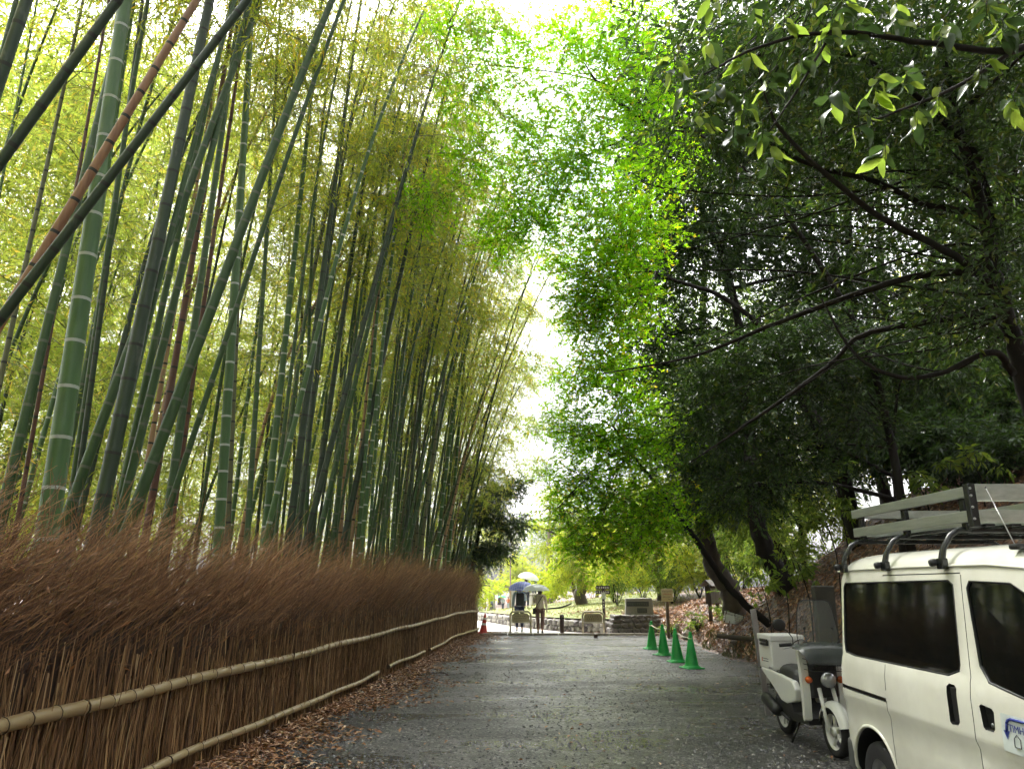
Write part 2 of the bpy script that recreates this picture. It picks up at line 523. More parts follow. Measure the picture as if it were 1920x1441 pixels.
def sprays(r, clumps, n_spray, k, L, W, kind='oval', spray_len=.45, droop=.25, shell=.55, flat=.6, far=False):
    """leafy sprays spread through ellipsoids: (cx,cy,cz,rx,ry,rz)"""
    bag = LeafBag()
    C = np.array(clumps, float)
    vol = (C[:, 3] * C[:, 4] * C[:, 5]) ** .75
    idx = r.choice(len(C), n_spray, p=vol / vol.sum())
    u = rand_unit(r, n_spray)
    rad = r.random(n_spray) ** shell
    # lumpy radius so that outlines are uneven
    lump = 1 + .22 * np.sin(u[:, 0] * 5 + idx) * np.sin(u[:, 1] * 6 + idx * 2.) + .15 * r.normal(size=n_spray)
    O = C[idx, :3] + u * C[idx, 3:6] * (rad * lump)[:, None]
    D = u * np.array([1, 1, .35]) + r.normal(size=(n_spray, 3)) * .5
    D[:, 2] -= droop
    D = unit(D)
    sl = spray_len * (.6 + .8 * r.random(n_spray))
    up = unit(np.array([0, 0, 1.]) + r.normal(size=(n_spray, 3)) * (1 - flat) * .9)
    side = unit(np.cross(D, up))
    # twig
    t = np.linspace(0, 1, 3)
    P = O[:, None, :] + D[:, None, :] * (t[None, :, None] - .15) * sl[:, None, None]
    P[:, :, 2] -= (t[None, :] ** 2) * sl[:, None] * droop * .6
    V, F = ribbons(P, np.full(P.shape[:2], .008) * (1.2 - t)[None, :])
    if not far: bag.add(V, F, np.repeat(r.random(n_spray), 4), 1)
    # leaves
    tt = (np.arange(k) + .5) / k
    sgn = np.where(np.arange(k) % 2 == 0, 1., -1.)
    T = tt[None, :, None]
    base = O[:, None, :] + D[:, None, :] * T * sl[:, None, None]
    base = base + np.array([0, 0, -1.]) * (T ** 2) * (sl * droop * .6)[:, None, None]
    dirs = D[:, None, :] * (.55 + .5 * T) + side[:, None, :] * sgn[None, :, None] * (1.05 - .7 * T) + r.normal(size=(n_spray, k, 3)) * .28
    dirs[..., 2] -= droop * .9
    nor = up[:, None, :] + r.normal(size=(n_spray, k, 3)) * .45
    base = base.reshape(-1, 3); dirs = dirs.reshape(-1, 3); nor = nor.reshape(-1, 3)
    m = len(base)
    rv = np.clip(r.random(m) * .8 + np.repeat(r.random(n_spray) * .3 - .05, k), 0, .98)
    Ls = L * (.65 + .7 * r.random(m)); Ws = W * (.7 + .6 * r.random(m))
    if kind == 'star':
        d0 = unit(dirs); s0 = unit(np.cross(d0, nor))
        for a, f in ((0, 1.), (.95, .8), (-.95, .8)):
            dd = d0 * math.cos(a) + s0 * math.sin(a)
            V, F = blades(base + d0 * .01, dd, nor, Ls * f, Ws * 1.15, .05, .5, True)
            bag.add(V, F, rv)
    else:
        V, F = blades(base, dirs, nor, Ls, Ws, tri=far)
        bag.add(V, F, rv if far else np.repeat(rv, 2))
    return bag

def limb_mb(mb, pts, sub=5, n=7):
    """pts: (x,y,z,r)"""
    Q = smooth_path(pts, sub)
    P = [q[:3] + rng.normal(size=3) * q[3] * .12 for q in Q]
    mb.tube(P, [max(.004, q[3]) for q in Q], n)

def make_tree(name, label, cat, trunk, clumps, n_spray, k, L, W, leaf, bark, kind='oval', group=None, limbs=(), spray_len=.45, droop=.25, auto=True, shell=.55, flat=.6, seed=1, far=False):
    r = np.random.default_rng(seed)
    base = Vector(trunk[0][:3])
    root = empty(name, base, 0, label, cat, group)
    off = np.array(base)
    mb = MB()
    tr = [tuple(np.array(p[:3]) - off) + (p[3],) for p in trunk]
    limb_mb(mb, tr, 6, 10)
    for q in limbs:
        limb_mb(mb, [tuple(np.array(p[:3]) - off) + (p[3],) for p in q], 6, 7)
    cl = [tuple(np.array(c[:3]) - off) + tuple(c[3:6]) for c in clumps]
    if auto:
        skel = [s for s in smooth_path(tr, 6)]
        skel = skel[len(skel) // 3:]
        for q in limbs:
            skel += smooth_path([tuple(np.array(p[:3]) - off) + (p[3],) for p in q], 6)[2:]
        for c in cl:
            cc = np.array(c[:3])
            j = min(skel, key=lambda s: np.linalg.norm(s[:3] - cc) + max(0, s[2] - cc[2]) * 1.0)
            d = cc - j[:3]; ln = np.linalg.norm(d)
            if ln < .3: continue
            r0 = min(j[3] * .6, .012 + .012 * ln)
            md = j[:3] + d * .5 + np.array([0, 0, .12 * ln]) + r.normal(size=3) * .08 * ln
            limb_mb(mb, [(*j[:3], r0), (*md, r0 * .7), (*(cc + r.normal(size=3) * .1), r0 * .4)], 5, 6)
            for q in range(5):
                e = cc + rand_unit(r, 1)[0] * np.array(c[3:6]) * .85
                mm_ = (md + (cc - md) * r.random() + e) / 2 + np.array([0, 0, .05])
                s0 = md + (cc - md) * r.random()
                limb_mb(mb, [(*s0, r0 * .45), (*mm_, r0 * .3), (*e, .004)], 4, 5)
    mb.build('trunk', bark, root)
    bag = sprays(r, cl, n_spray, k, L, W, kind, spray_len, droop, shell, flat, far)
    link('crown', bag.mesh('crown', [leaf, bark]), root)
    return root

def A(px, py, Y, *rad):
    p = at(px, py, Y)
    return (p.x, p.y, p.z) + rad
def G(x, y, r, sink=.15):
    return (x, y, gz(x, y) - sink, r)

# ------------------------------------------------------------------ brushwood fence
fence = empty('brushwood_fence', (0, 0, 0), 0, 'long brown brushwood fence with two bamboo rails along the gravel road', 'fence')
n_st = 8200
y_st = np.sort(rng.random(n_st) ** 1.35 * 26.6 + 2.0)
x_st = np.interp(y_st, FY, FX) + .02 + rng.normal(size=n_st) * .035 + .05
h_st = .72 + rng.random(n_st) ** 1.4 * .62
t = np.linspace(0, 1, 3)
P = np.zeros((n_st, 3, 3))
P[:, :, 0] = x_st[:, None] + rng.normal(size=(n_st, 1)) * .035 * t + .02 * rng.normal(size=(n_st, 3))
P[:, :, 1] = y_st[:, None] + rng.normal(size=(n_st, 1)) * .05 * t + .012 * rng.normal(size=(n_st, 3)) + .06 * t * t
P[:, :, 2] = ground_z(x_st, y_st)[:, None] - .02 + h_st[:, None] * t
rad = (.0035 + .0055 * rng.random(n_st) ** 2)[:, None] * (1.15 - .4 * t)[None, :]
bag = LeafBag()
V, Fc = tri_tubes(P, rad)
bag.add(V, Fc, np.repeat(rng.random(n_st), 12))
tag(link('upright_stems', bag.mesh('upright_stems', [M['stem']]), fence), kind='stuff')
# wind-combed upper twigs
n_tw = 15500
y_tw = rng.random(n_tw) ** 1.3 * 26.8 + 1.9
lay = rng.random(n_tw)                      # 0 = road side .. 1 = grove side
clump = np.sin(y_tw * 2.3) * .5 + np.sin(y_tw * 5.7 + 1) * .3 + np.sin(y_tw * .9) * .4
z0 = .70 + rng.random(n_tw) ** .85 * .85
x0 = np.interp(y_tw, FY, FX) + .01 - lay * .22 + rng.normal(size=n_tw) * .03
ln = .42 + rng.random(n_tw) * .5
sw = .38 + .48 * rng.random(n_tw) + .15 * clump          # sweep along the fence
out = (.30 + .42 * rng.random(n_tw)) * (1 - .8 * lay) + .10 * clump * (1 - lay)
sw = np.where(rng.random(n_tw) < .22, rng.normal(size=n_tw) * .5, sw + rng.normal(size=n_tw) * .16)
out = out + np.where(rng.random(n_tw) < .15, rng.random(n_tw) * .35, 0)
t = np.linspace(0, 1, 4)
P = np.zeros((n_tw, 4, 3))
z0 = z0 + .12 * np.clip((9 - y_tw) / 4, 0, 1)
P[:, :, 0] = x0[:, None] + (out * ln)[:, None] * t ** 1.5 + rng.normal(size=(n_tw, 4)) * .013
P[:, :, 1] = y_tw[:, None] + (sw * ln)[:, None] * t ** 1.6 + rng.normal(size=(n_tw, 4)) * .013
P[:, :, 2] = (ground_z(np.interp(y_tw, FY, FX) + .3, y_tw) + z0)[:, None] + (ln * (.95 - .25 * sw))[:, None] * t + .10 * clump[:, None] * t
wd = (.0036 + .0034 * rng.random(n_tw))[:, None] * (1.2 - .8 * t)[None, :]
bag = LeafBag()
V, Fc = tri_tubes(P, wd * .55)
bag.add(V, Fc, np.repeat(np.clip(rng.random(n_tw) * .8 + .12 * clump + (z0 - 1.1) * .25, 0, 1), 18))
# fine side sprigs
n_sp = 18000
ii = rng.integers(0, n_tw, n_sp); kk = rng.integers(1, 4, n_sp)
o = P[ii, kk]
dr = unit(P[ii, 3] - P[ii, 1]) + rng.normal(size=(n_sp, 3)) * .4
e = o + unit(dr) * (.08 + .14 * rng.random(n_sp))[:, None]
PP = np.stack([o, (o + e) / 2 + rng.normal(size=(n_sp, 3)) * .008, e], 1)
V, Fc = ribbons(PP, np.full((n_sp, 3), .0032) * np.array([1.2, .9, .5]))
bag.add(V, Fc, np.repeat(np.clip(rng.random(n_sp) * .8 + .1, 0, 1), 4))
tag(link('swept_twigs', bag.mesh('swept_twigs', [M['twig']]), fence), kind='stuff')
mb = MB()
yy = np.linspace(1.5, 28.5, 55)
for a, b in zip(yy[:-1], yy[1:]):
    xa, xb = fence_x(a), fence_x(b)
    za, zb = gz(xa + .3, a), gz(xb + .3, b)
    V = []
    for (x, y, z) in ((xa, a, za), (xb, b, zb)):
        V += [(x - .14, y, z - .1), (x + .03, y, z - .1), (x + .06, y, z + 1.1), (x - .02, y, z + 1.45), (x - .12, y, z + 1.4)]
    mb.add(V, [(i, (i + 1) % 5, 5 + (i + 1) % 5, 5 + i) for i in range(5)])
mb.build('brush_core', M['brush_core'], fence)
M['rail'] = mat('dry_bamboo', (.42, .32, .17), .38, c2=(.30, .21, .10), scale=5, vec_scale=(1, .2, 1), spec=.5)
M['rail_node'] = mat('rail_node', (.10, .07, .04), .6)
def bamboo_rail(y0, y1, z, r, off, sag=0.):
    mb = MB()
    ny = max(2, int((y1 - y0) / .26))
    prev = None
    for i in range(ny):
        a, b = y0 + (y1 - y0) * i / ny, y0 + (y1 - y0) * (i + 1) / ny
        def pt(y):
            x = fence_x(y) + off + .012 * math.sin(y * 3.1 + z)
            return Vector((x, y, gz(fence_x(y) + .3, y) + z + .010 * math.sin(y * 1.7 + z * 9) + sag * math.sin(y * .9)))
        A_, B_ = pt(a), pt(b)
        d = B_ - A_
        mb.tube([A_, A_ + d * .04, A_ + d * .5, A_ + d * .95, B_], [r * 1.12, r, r * .98, r, r * 1.12], 10)
        mb.tube([A_ - d * .012, A_ + d * .012], [r * 1.15, r * 1.15], 10, 1)
    mb.build('rail', [M['rail'], M['rail_node']], fence)
for a, b, r_ in ((2.2, 5.9, .050), (5.92, 8.6, .048), (8.62, 12.4, .043), (12.42, 17.2, .04), (17.22, 22.4, .038), (22.42, 28.7, .036)):
    bamboo_rail(a, b, .78, r_, .15)
for a, b, r_ in ((3.2, 7.1, .038), (7.12, 10.6, .038), (10.62, 13.9, .034), (14.6, 18.0, .033), (18.5, 28.8, .032)):
    bamboo_rail(a, b, .15, r_, .17, .015)

# ------------------------------------------------------------------ bamboo
def culm_mat(name, c, c2, rough=.45, streak=(1, 1, .06)):
    m, n, l, b = nt(name)
    f = noise(n, l, 26, 3, vec_scale=streak)
    g = noise(n, l, 2.2, 4)
    a = ramp(n, l, f, [(.3, c), (.75, c2)])
    dirt = mix_rgb(n, l, ramp(n, l, g, [(.5, (0, 0, 0)), (.8, (.55, .55, .55))]), a, tuple(x * .5 + .02 for x in c2))
    lich = ramp(n, l, noise(n, l, 7.5, 5, rough=.7, vec_scale=(1, 1, .35)), [(.60, (0, 0, 0)), (.74, (.5, .5, .5))])
    dirt = mix_rgb(n, l, lich, dirt, (.15, .16, .12))
    l.new(dirt, b.inputs['Base Color'])
    b.inputs['Roughness'].default_value = rough
    bump(n, l, b, noise(n, l, 60, 2, vec_scale=streak), .15, .004)
    return m
CM = {
    'light': culm_mat('culm_light', (.035, .095, .020), (.065, .14, .036)),
    'green': culm_mat('culm_green', (.022, .064, .014), (.040, .092, .022)),
    'dark': culm_mat('culm_dark', (.011, .030, .011), (.022, .048, .017)),
    'olive': culm_mat('culm_olive', (.07, .075, .03), (.12, .12, .05)),
    'brown': culm_mat('culm_brown', (.19, .085, .035), (.32, .17, .08), .5),
    'red': culm_mat('culm_red', (.075, .026, .014), (.13, .05, .028), .5),
    'tan': culm_mat('culm_tan', (.26, .15, .07), (.38, .24, .13), .5),
}
M['wax'] = mat('culm_wax', (.42, .46, .40), .7)
M['node_dark'] = mat('culm_node', (.016, .02, .012), .6)
M['node_dull'] = mat('culm_node_dull', (.12, .14, .10), .7)
NODE = {'light': 'wax', 'green': 'node_dull', 'dark': 'node_dark', 'olive': 'node_dark', 'brown': 'node_dark', 'red': 'node_dark', 'tan': 'node_dark'}

def culm_mesh(name, path, r0, kind, n=12, seed=0, node=None):
    """path(t) -> point for t in [0,1]; internodes with swollen ringed nodes"""
    rr = random.Random(seed)
    L = sum(((path((i + 1) / 20) - path(i / 20)).length for i in range(20)))
    mb = MB()
    z, inode = 0., .16
    ts = [0.]
    while z < L:
        z += inode * rr.uniform(.92, 1.08)
        inode = min(.20 + r0 * 2.2, inode * 1.13)
        ts.append(min(1., z / L))
    P, Rd, mi = [], [], []
    def rad(t): return r0 * (1 - .72 * t ** 1.15)
    e = .006 / L
    for a, b in zip(ts[:-1], ts[1:]):
        if b - a < 4 * e: continue
        w = min(.022 / L, (b - a) * .2)
        for tt, f in ((a + e, 1.035), (a + w, 1.0), ((a + b) / 2, .985), (b - w, 1.0), (b - e, 1.01)):
            P.append(path(tt)); Rd.append(rad(tt) * f)
    # build manually so that ring faces take the node material
    V, Fq, Mi = [], [], []
    up = Vector((1, 0, 0))
    for i, p in enumerate(P):
        d = (P[min(i + 1, len(P) - 1)] - P[max(i - 1, 0)]).normalized()
        a = (up - d * up.dot(d)).normalized(); b = d.cross(a); up = a
        for k in range(n):
            t = 2 * math.pi * k / n
            V.append(p + (a * math.cos(t) + b * math.sin(t)) * Rd[i])
    for i in range(len(P) - 1):
        ring = (i % 5 in (3, 4))
        for k in range(n):
            k2 = (k + 1) % n
            mb.f.append((i * n + k, i * n + k2, (i + 1) * n + k2, (i + 1) * n + k))
            mb.m.append(1 if ring else 0); mb.sm.append(True)
    mb.v = [tuple(v) for v in V]
    mb.f.append(tuple((len(P) - 1) * n + k for k in range(n))); mb.m.append(0); mb.sm.append(False)
    return mb.mesh(name, [CM[kind], M[node or NODE[kind]]])

def bamboo_plume(seed, L, z_from, dens=1.0, leaf='grove_leaf'):
    """leafy branches along a local z axis of length L, from z_from*L upwards"""
    r = np.random.default_rng(seed)
    nb = int(46 * dens)
    zz = L * (z_from + (1.02 - z_from) * r.random(nb) ** .85)
    az = r.random(nb) * 2 * np.pi
    fr = (zz / L - z_from) / (1 - z_from)
    bl = (1.5 - .8 * fr) * (.6 + .7 * r.random(nb))
    H = np.stack([np.cos(az), np.sin(az), np.zeros(nb)], 1)
    t = np.linspace(0, 1, 5)
    P = np.zeros((nb, 5, 3))
    P[:, :, :2] = H[:, None, :2] * bl[:, None, None] * t[None, :, None]
    P[:, :, 2] = zz[:, None] + bl[:, None] * (.75 * t - .75 * t ** 2.2)[None, :]
    bag = LeafBag()
    V, Fc = ribbons(P, np.full((nb, 5), .011) * (1.2 - t)[None, :])
    bag.add(V, Fc, np.full(len(Fc), .3), 1)
    ns = nb * 11
    ib = r.integers(0, nb, ns); f = .25 + .8 * r.random(ns)
    O = np.zeros((ns, 3))
    O[:, :2] = H[ib, :2] * (bl[ib] * f)[:, None]
    O[:, 2] = zz[ib] + bl[ib] * (.75 * f - .75 * f ** 2.2)
    D = unit(H[ib] * .7 + r.normal(size=(ns, 3)) * .55 + np.array([0, 0, -.25]))
    sl = .22 + .25 * r.random(ns)
    PP = np.stack([O, O + D * sl[:, None] * .5, O + D * sl[:, None] - np.array([0, 0, .06])], 1)
    V, Fc = ribbons(PP, np.full((ns, 3), .004))
    bag.add(V, Fc, np.full(len(Fc), .3), 1)
    k = 6
    T = ((np.arange(k) + .6) / k)[None, :, None]
    B = O[:, None, :] + D[:, None, :] * T * sl[:, None, None]
    DD = D[:, None, :] + r.normal(size=(ns, k, 3)) * .55 + np.array([0, 0, -.45])
    N = np.array([0, 0, 1.]) + r.normal(size=(ns, k, 3)) * .6
    m = ns * k
    V, Fc = blades(B.reshape(-1, 3), DD.reshape(-1, 3), N.reshape(-1, 3), .085 + .065 * r.random(m), .013 + .008 * r.random(m), .1, .35)
    bag.add(V, Fc, np.repeat(np.clip(r.random(m) * .75 + np.repeat(r.random(ns) * .3 - .05, k), 0, .99), 2))
    return bag.mesh('foliage', [M[leaf], CM['olive']])

PL_L = 12.0
PLUMES = [bamboo_plume(100 + i, PL_L, zf, d) for i, (zf, d) in enumerate(((.38, 1.), (.45, 1.15), (.32, 1.), (.42, .9), (.36, 1.1), (.5, .9)))]
HIPL = [bamboo_plume(300 + i, PL_L, zf, d, 'bamboo_leaf') for i, (zf, d) in enumerate(((.54, 1.), (.60, 1.1), (.57, .9)))]
LOWPL = [bamboo_plume(200 + i, PL_L, zf, d) for i, (zf, d) in enumerate(((.22, 1.2), (.27, 1.1), (.25, 1.3)))]

# traced culms: base pixel, upper pixel, width in pixels, metres behind the fence, colour, lean in depth, label
TR = [
 ((92, 975), (232, 20), 42, .45, 'light', .3, 'thickest pale green bamboo culm with white node rings at the left'),
 ((-215, 905), (470, -8), 23, .55, 'dark', .2, 'dark green bamboo culm leaning far across the others at upper left'),
 ((-175, 905), (369, 0), 24, .9, 'brown', .6, 'dead brown bamboo culm slanting up behind the leaning dark one'),
 ((-330, 790), (221, 0), 26, .35, 'dark', .1, 'slanting dark green culm that cuts the upper left corner'),
 ((-220, 800), (50, 0), 31, .3, 'dark', 0., 'thick dark culm in the very top left corner'),
 ((-40, 560), (70, 0), 8, 3.2, 'light', .5, 'thin pale culm near the top left corner'),
 ((-10, 760), (124, 144), 12, 2.6, 'olive', .5, 'slim grey green culm against the bright gap at far left'),
 ((10, 930), (118, 490), 20, 1.3, 'green', .2, 'green culm at the left edge of the picture beside the thickest one'),
 ((37, 951), (113, 519), 9, 1.5, 'red', .1, 'thin reddish dead culm left of the thickest pale culm'),
 ((118, 850), (233, 117), 13, 1.7, 'light', .3, 'slim pale ringed culm just right of the thickest one'),
 ((150, 880), (266, 12), 12, 1.3, 'dark', .1, 'nearly black slim culm between two stout ones'),
 ((185, 975), (393, 0), 31, .6, 'dark', .3, 'stout dark green culm rising third from the left edge'),
 ((146, 915), (463, 58), 21, 1.2, 'green', .6, 'dull green culm crossing behind the stout dark one'),
 ((236, 930), (466, 5), 18, .9, 'green', .3, 'green culm right of the stout dark one leaning right'),
 ((318, 940), (437, 100), 17, 1.0, 'green', .3, 'upright green culm behind the long slanting culm'),
 ((258, 955), (618, 0), 24, .55, 'green', .3, 'long slanting green culm that reaches the top of the picture'),
 ((412, 985), (474, 0), 20, .7, 'light', .1, 'straight pale culm with evenly spaced white rings'),
 ((284, 940), (360, 490), 15, 1.6, 'red', .1, 'dark red dead culm behind the long slanting green culm'),
 ((332, 915), (372, 640), 11, 1.4, 'red', 0., 'short stretch of reddish culm left of the straight pale culm'),
 ((272, 890), (336, 530), 11, 2.2, 'tan', .1, 'tan dead culm among dark ones at the left'),
 ((428, 965), (446, 560), 12, 1.6, 'olive', .1, 'olive brown culm close behind the straight pale culm'),
 ((466, 970), (500, 440), 12, 1.3, 'green', .2, 'slim green culm right of the straight pale culm'),
 ((500, 970), (560, 400), 15, 1.2, 'light', .3, 'fresh green culm in the middle of the near grove'),
 ((564, 880), (569, 180), 9, 2.4, 'olive', .2, 'upright olive culm over the middle of the fence'),
 ((546, 975), (650, 170), 16, .8, 'dark', .3, 'dark culm leaning slightly right over mid fence'),
 ((590, 955), (662, 460), 13, 1.2, 'dark', .3, 'second dark culm leaning right over mid fence'),
 ((610, 960), (735, 420), 12, .9, 'green', .5, 'green culm leaning right past two dark ones'),
 ((583, 985), (745, 370), 14, .6, 'dark', .5, 'dark slanting culm in front of a pair of white ringed ones'),
 ((671, 1020), (715, 490), 9, .5, 'light', .1, 'left one of the two white ringed culms over mid fence'),
 ((676, 1040), (735, 480), 9, .4, 'light', .2, 'right one of the two white ringed culms over mid fence'),
 ((652, 985), (835, 120), 13, .7, 'dark', .8, 'dark culm arching up right beside the two ringed ones'),
 ((775, 1020), (806, 480), 6, 1.4, 'dark', .1, 'black thin upright culm in the dense stand'),
 ((768, 1020), (880, 545), 9, .7, 'green', .8, 'green culm bending right out of the dense stand'),
 ((812, 1020), (975, 617), 6, .8, 'olive', .8, 'thin olive culm leaning out over the road'),
 ((841, 1045), (856, 860), 7, .4, 'light', .0, 'slim white ringed culm near the far end of the fence'),
 ((877, 1070), (893, 890), 6, .35, 'light', .0, 'last slim ringed culm by the evergreen bush'),
 ((716, 1010), (790, 560), 9, 1.1, 'green', .4, 'mid green culm right of the arching dark one'),
 ((735, 1020), (765, 600), 8, 1.5, 'light', .1, 'pale upright culm inside the dense stand'),
 ((800, 1035), (822, 640), 7, 1.0, 'green', .1, 'upright green culm left of the leaning olive one'),
 ((640, 980), (668, 560), 9, 2.0, 'tan', .1, 'tan culm half hidden behind dark ones over mid fence'),
 ((445, 900), (520, 300), 9, 3.2, 'light', .3, 'thin bright culm deep behind the straight pale one'),
 ((523, 900), (545, 430), 8, 3.5, 'olive', .2, 'thin olive culm deep in the middle of the grove'),
]
def bamboo(label, p0, p1, d, kind, seed, plume=None, top=13.0, n=12):
    u = (p1 - p0).normalized()
    base = p0 - u * ((p0.z - (gz(p0.x, p0.y) - .1)) / max(u.z, .2))
    base.z = gz(base.x, base.y) - .1
    u = (p1 - base).normalized()
    Lc = top / max(.55, u.z)
    sag = Vector((u.x, u.y, 0)) * 1.2
    def path(t):
        s = t * Lc
        q = max(0., t - .45)
        return u * s + sag * q * q * 3.0 + Vector((0, 0, -1)) * q * q * 1.2
    o = link('bamboo', culm_mesh('culm', path, d / 2, kind, n, seed), None, base)
    tag(o, label, 'bamboo', 'bamboo culms of the grove')
    if plume is not None:
        v = (path(.9) - path(.35)).normalized()
        f = link('foliage', plume, o)
        # line the plume's axis up with the upper culm
        q = v.to_track_quat('Z', 'Y')
        z_at = .38 * PL_L
        f.rotation_mode = 'QUATERNION'
        f.rotation_quaternion = q
        s = Lc / PL_L
        f.scale = (1, 1, s)
        f.location = path(.38) - v * (z_at * s)
    return o
for i, (b, t_, w, off, kind, dY, lab) in enumerate(TR):
    rx = at(b[0], b[1], 1.0).x
    Y = 4.0
    for _ in range(60):
        Y += .5 * (((fence_x(Y) - off) / rx) - Y) if rx < -.02 else 0
    Y = min(max(Y, 3.0), 32)
    p0, p1 = at(b[0], b[1], Y), at(t_[0], t_[1], Y + dY)
    d = w * Y / 1449 * 1.06
    bamboo(lab, p0, p1, d, kind, i, HIPL[i % 3] if kind not in ('brown', 'red', 'tan') else None, top=14.0 + 2 * random.random(), n=14 if w > 14 else 9)

# the rest of the grove: copies of a few culms
PROT = []
for i, kind in enumerate(('green', 'dark', 'light', 'green', 'olive', 'tan')):
    def path(t, i=i):
        q = max(0, t - .4)
        return Vector((q * q * (2.2 + .3 * i), 0, PL_L * t - q * q * 1.0))
    PROT.append((kind, culm_mesh('culm', path, .048, kind, 8, 50 + i)))
spots = []
rg = random.Random(5)
tries = 0
while len(spots) < 224 and tries < 20000:
    tries += 1
    y = rg.uniform(4.5, 40)
    off = .7 + 17 * rg.random() ** 1.5
    if rg.random() < .28:
        y = rg.uniform(14, 30); off = .4 + 3.2 * rg.random()
    x = (fence_x(y) if y < 28.6 else -1.4 + (y - 28.6) * -.35) - off
    if x / y < -.95 or y < 28.6 and False: continue
    if x / y < -.6 and off < 2.5: continue
    if any((x - a) ** 2 + (y - b) ** 2 < .32 ** 2 for a, b in spots): continue
    spots.append((x, y))
edge = []
for k in range(24):
    y = rg.uniform(21, 35); edge.append(((fence_x(min(y, 28.6)) if y < 28.6 else -1.6 - (y - 28.6) * .3) - rg.uniform(.35, 1.6), y))
n_deep = len(spots)
spots += edge
CW = {'green': 'mid green', 'dark': 'dark green', 'light': 'pale white ringed', 'olive': 'olive', 'tan': 'dry tan'}
for i, (x, y) in enumerate(spots):
    j = rg.choice((0, 0, 0, 1, 1, 2, 2, 3, 3, 4, 5)) if i > 6 else i % 6
    if j == 5 and fence_x(min(y, 28.6)) - x < 3.5 and y < 14: j = 1
    kind, me = PROT[j]
    o = link('bamboo', me, None, (x, y, gz(x, y) - .1))
    near_edge = (fence_x(min(y, 28.6)) - x) < 2.6 and y < 25
    s = rg.uniform(1.05, 1.35) if near_edge else rg.uniform(.8, 1.2)
    o.scale = (rg.uniform(.7, 1.15),) * 2 + (s,)
    lean = rg.gauss(.07, .06) if i < n_deep else rg.uniform(.12, .27)
    o.rotation_euler = (rg.gauss(0, .04), lean, rg.gauss(0, .5))
    mid_ = Vector((x + math.sin(lean) * 4, y, 4.0)) - Vector((0, 0, EYE))
    ppx = 960 + F_PX * mid_.x / (mid_.y * ct + mid_.z * st)
    where = ('at the left edge', 'over the nearest fence', 'over the first third of fence', 'over the middle fence', 'over the last third of fence', 'over the far fence end')[int(np.digitize(ppx, [0, 180, 380, 580, 740]))]
    dd_ = fence_x(min(y, 28.6)) - x
    tag(o, 'slim %s culm %s %s' % (CW[kind], 'close behind the brush' if dd_ < 2.2 else ('some rows deep' if dd_ < 6.5 else 'far back'), where), 'bamboo', 'bamboo culms of the grove')
    deep = (fence_x(min(y, 28.6)) - x) > 3.0
    if kind != 'tan':
        pl = rg.choice(LOWPL if y > 29.5 else PLUMES) if i >= n_deep or y > 27 else (rg.choice(HIPL) if near_edge else (rg.choice(LOWPL) if rg.random() < .45 else rg.choice(PLUMES)))
        f = link('foliage', pl, o)
        f.rotation_euler = (0, .10, rg.random() * 6.28)
        f.scale = (1.3, 1.3, 1)

rf = np.random.default_rng(404)
cl_ = []
while len(cl_) < 200:
    a_ = rf.uniform(-.80, -.12); d = rf.uniform(6.0, 20)
    y = (d + 2.4) / -a_
    if y > 52 or y < 4: continue
    cl_.append((a_ * y, y, 2.0 + (2.5 + .62 * y) * rf.random(), 1.5 + .012 * y, 1.5, 1.0 + .012 * y))
tag(link('grove_foliage', sprays(rf, cl_, 27000, 7, .24, .056, 'oval', .55, .3, far=True).mesh('grove_foliage', [M['grove_leaf'], CM['olive']])), 'yellow green bamboo foliage far inside the grove', 'foliage', None, 'stuff')
# ------------------------------------------------------------------ trees of the right bank
def CL(*rows):
    """clump rows: px, py, Y, rx, ry, rz"""
    return [A(p[0], p[1], p[2]) + (p[3], p[4], p[5]) for p in rows]

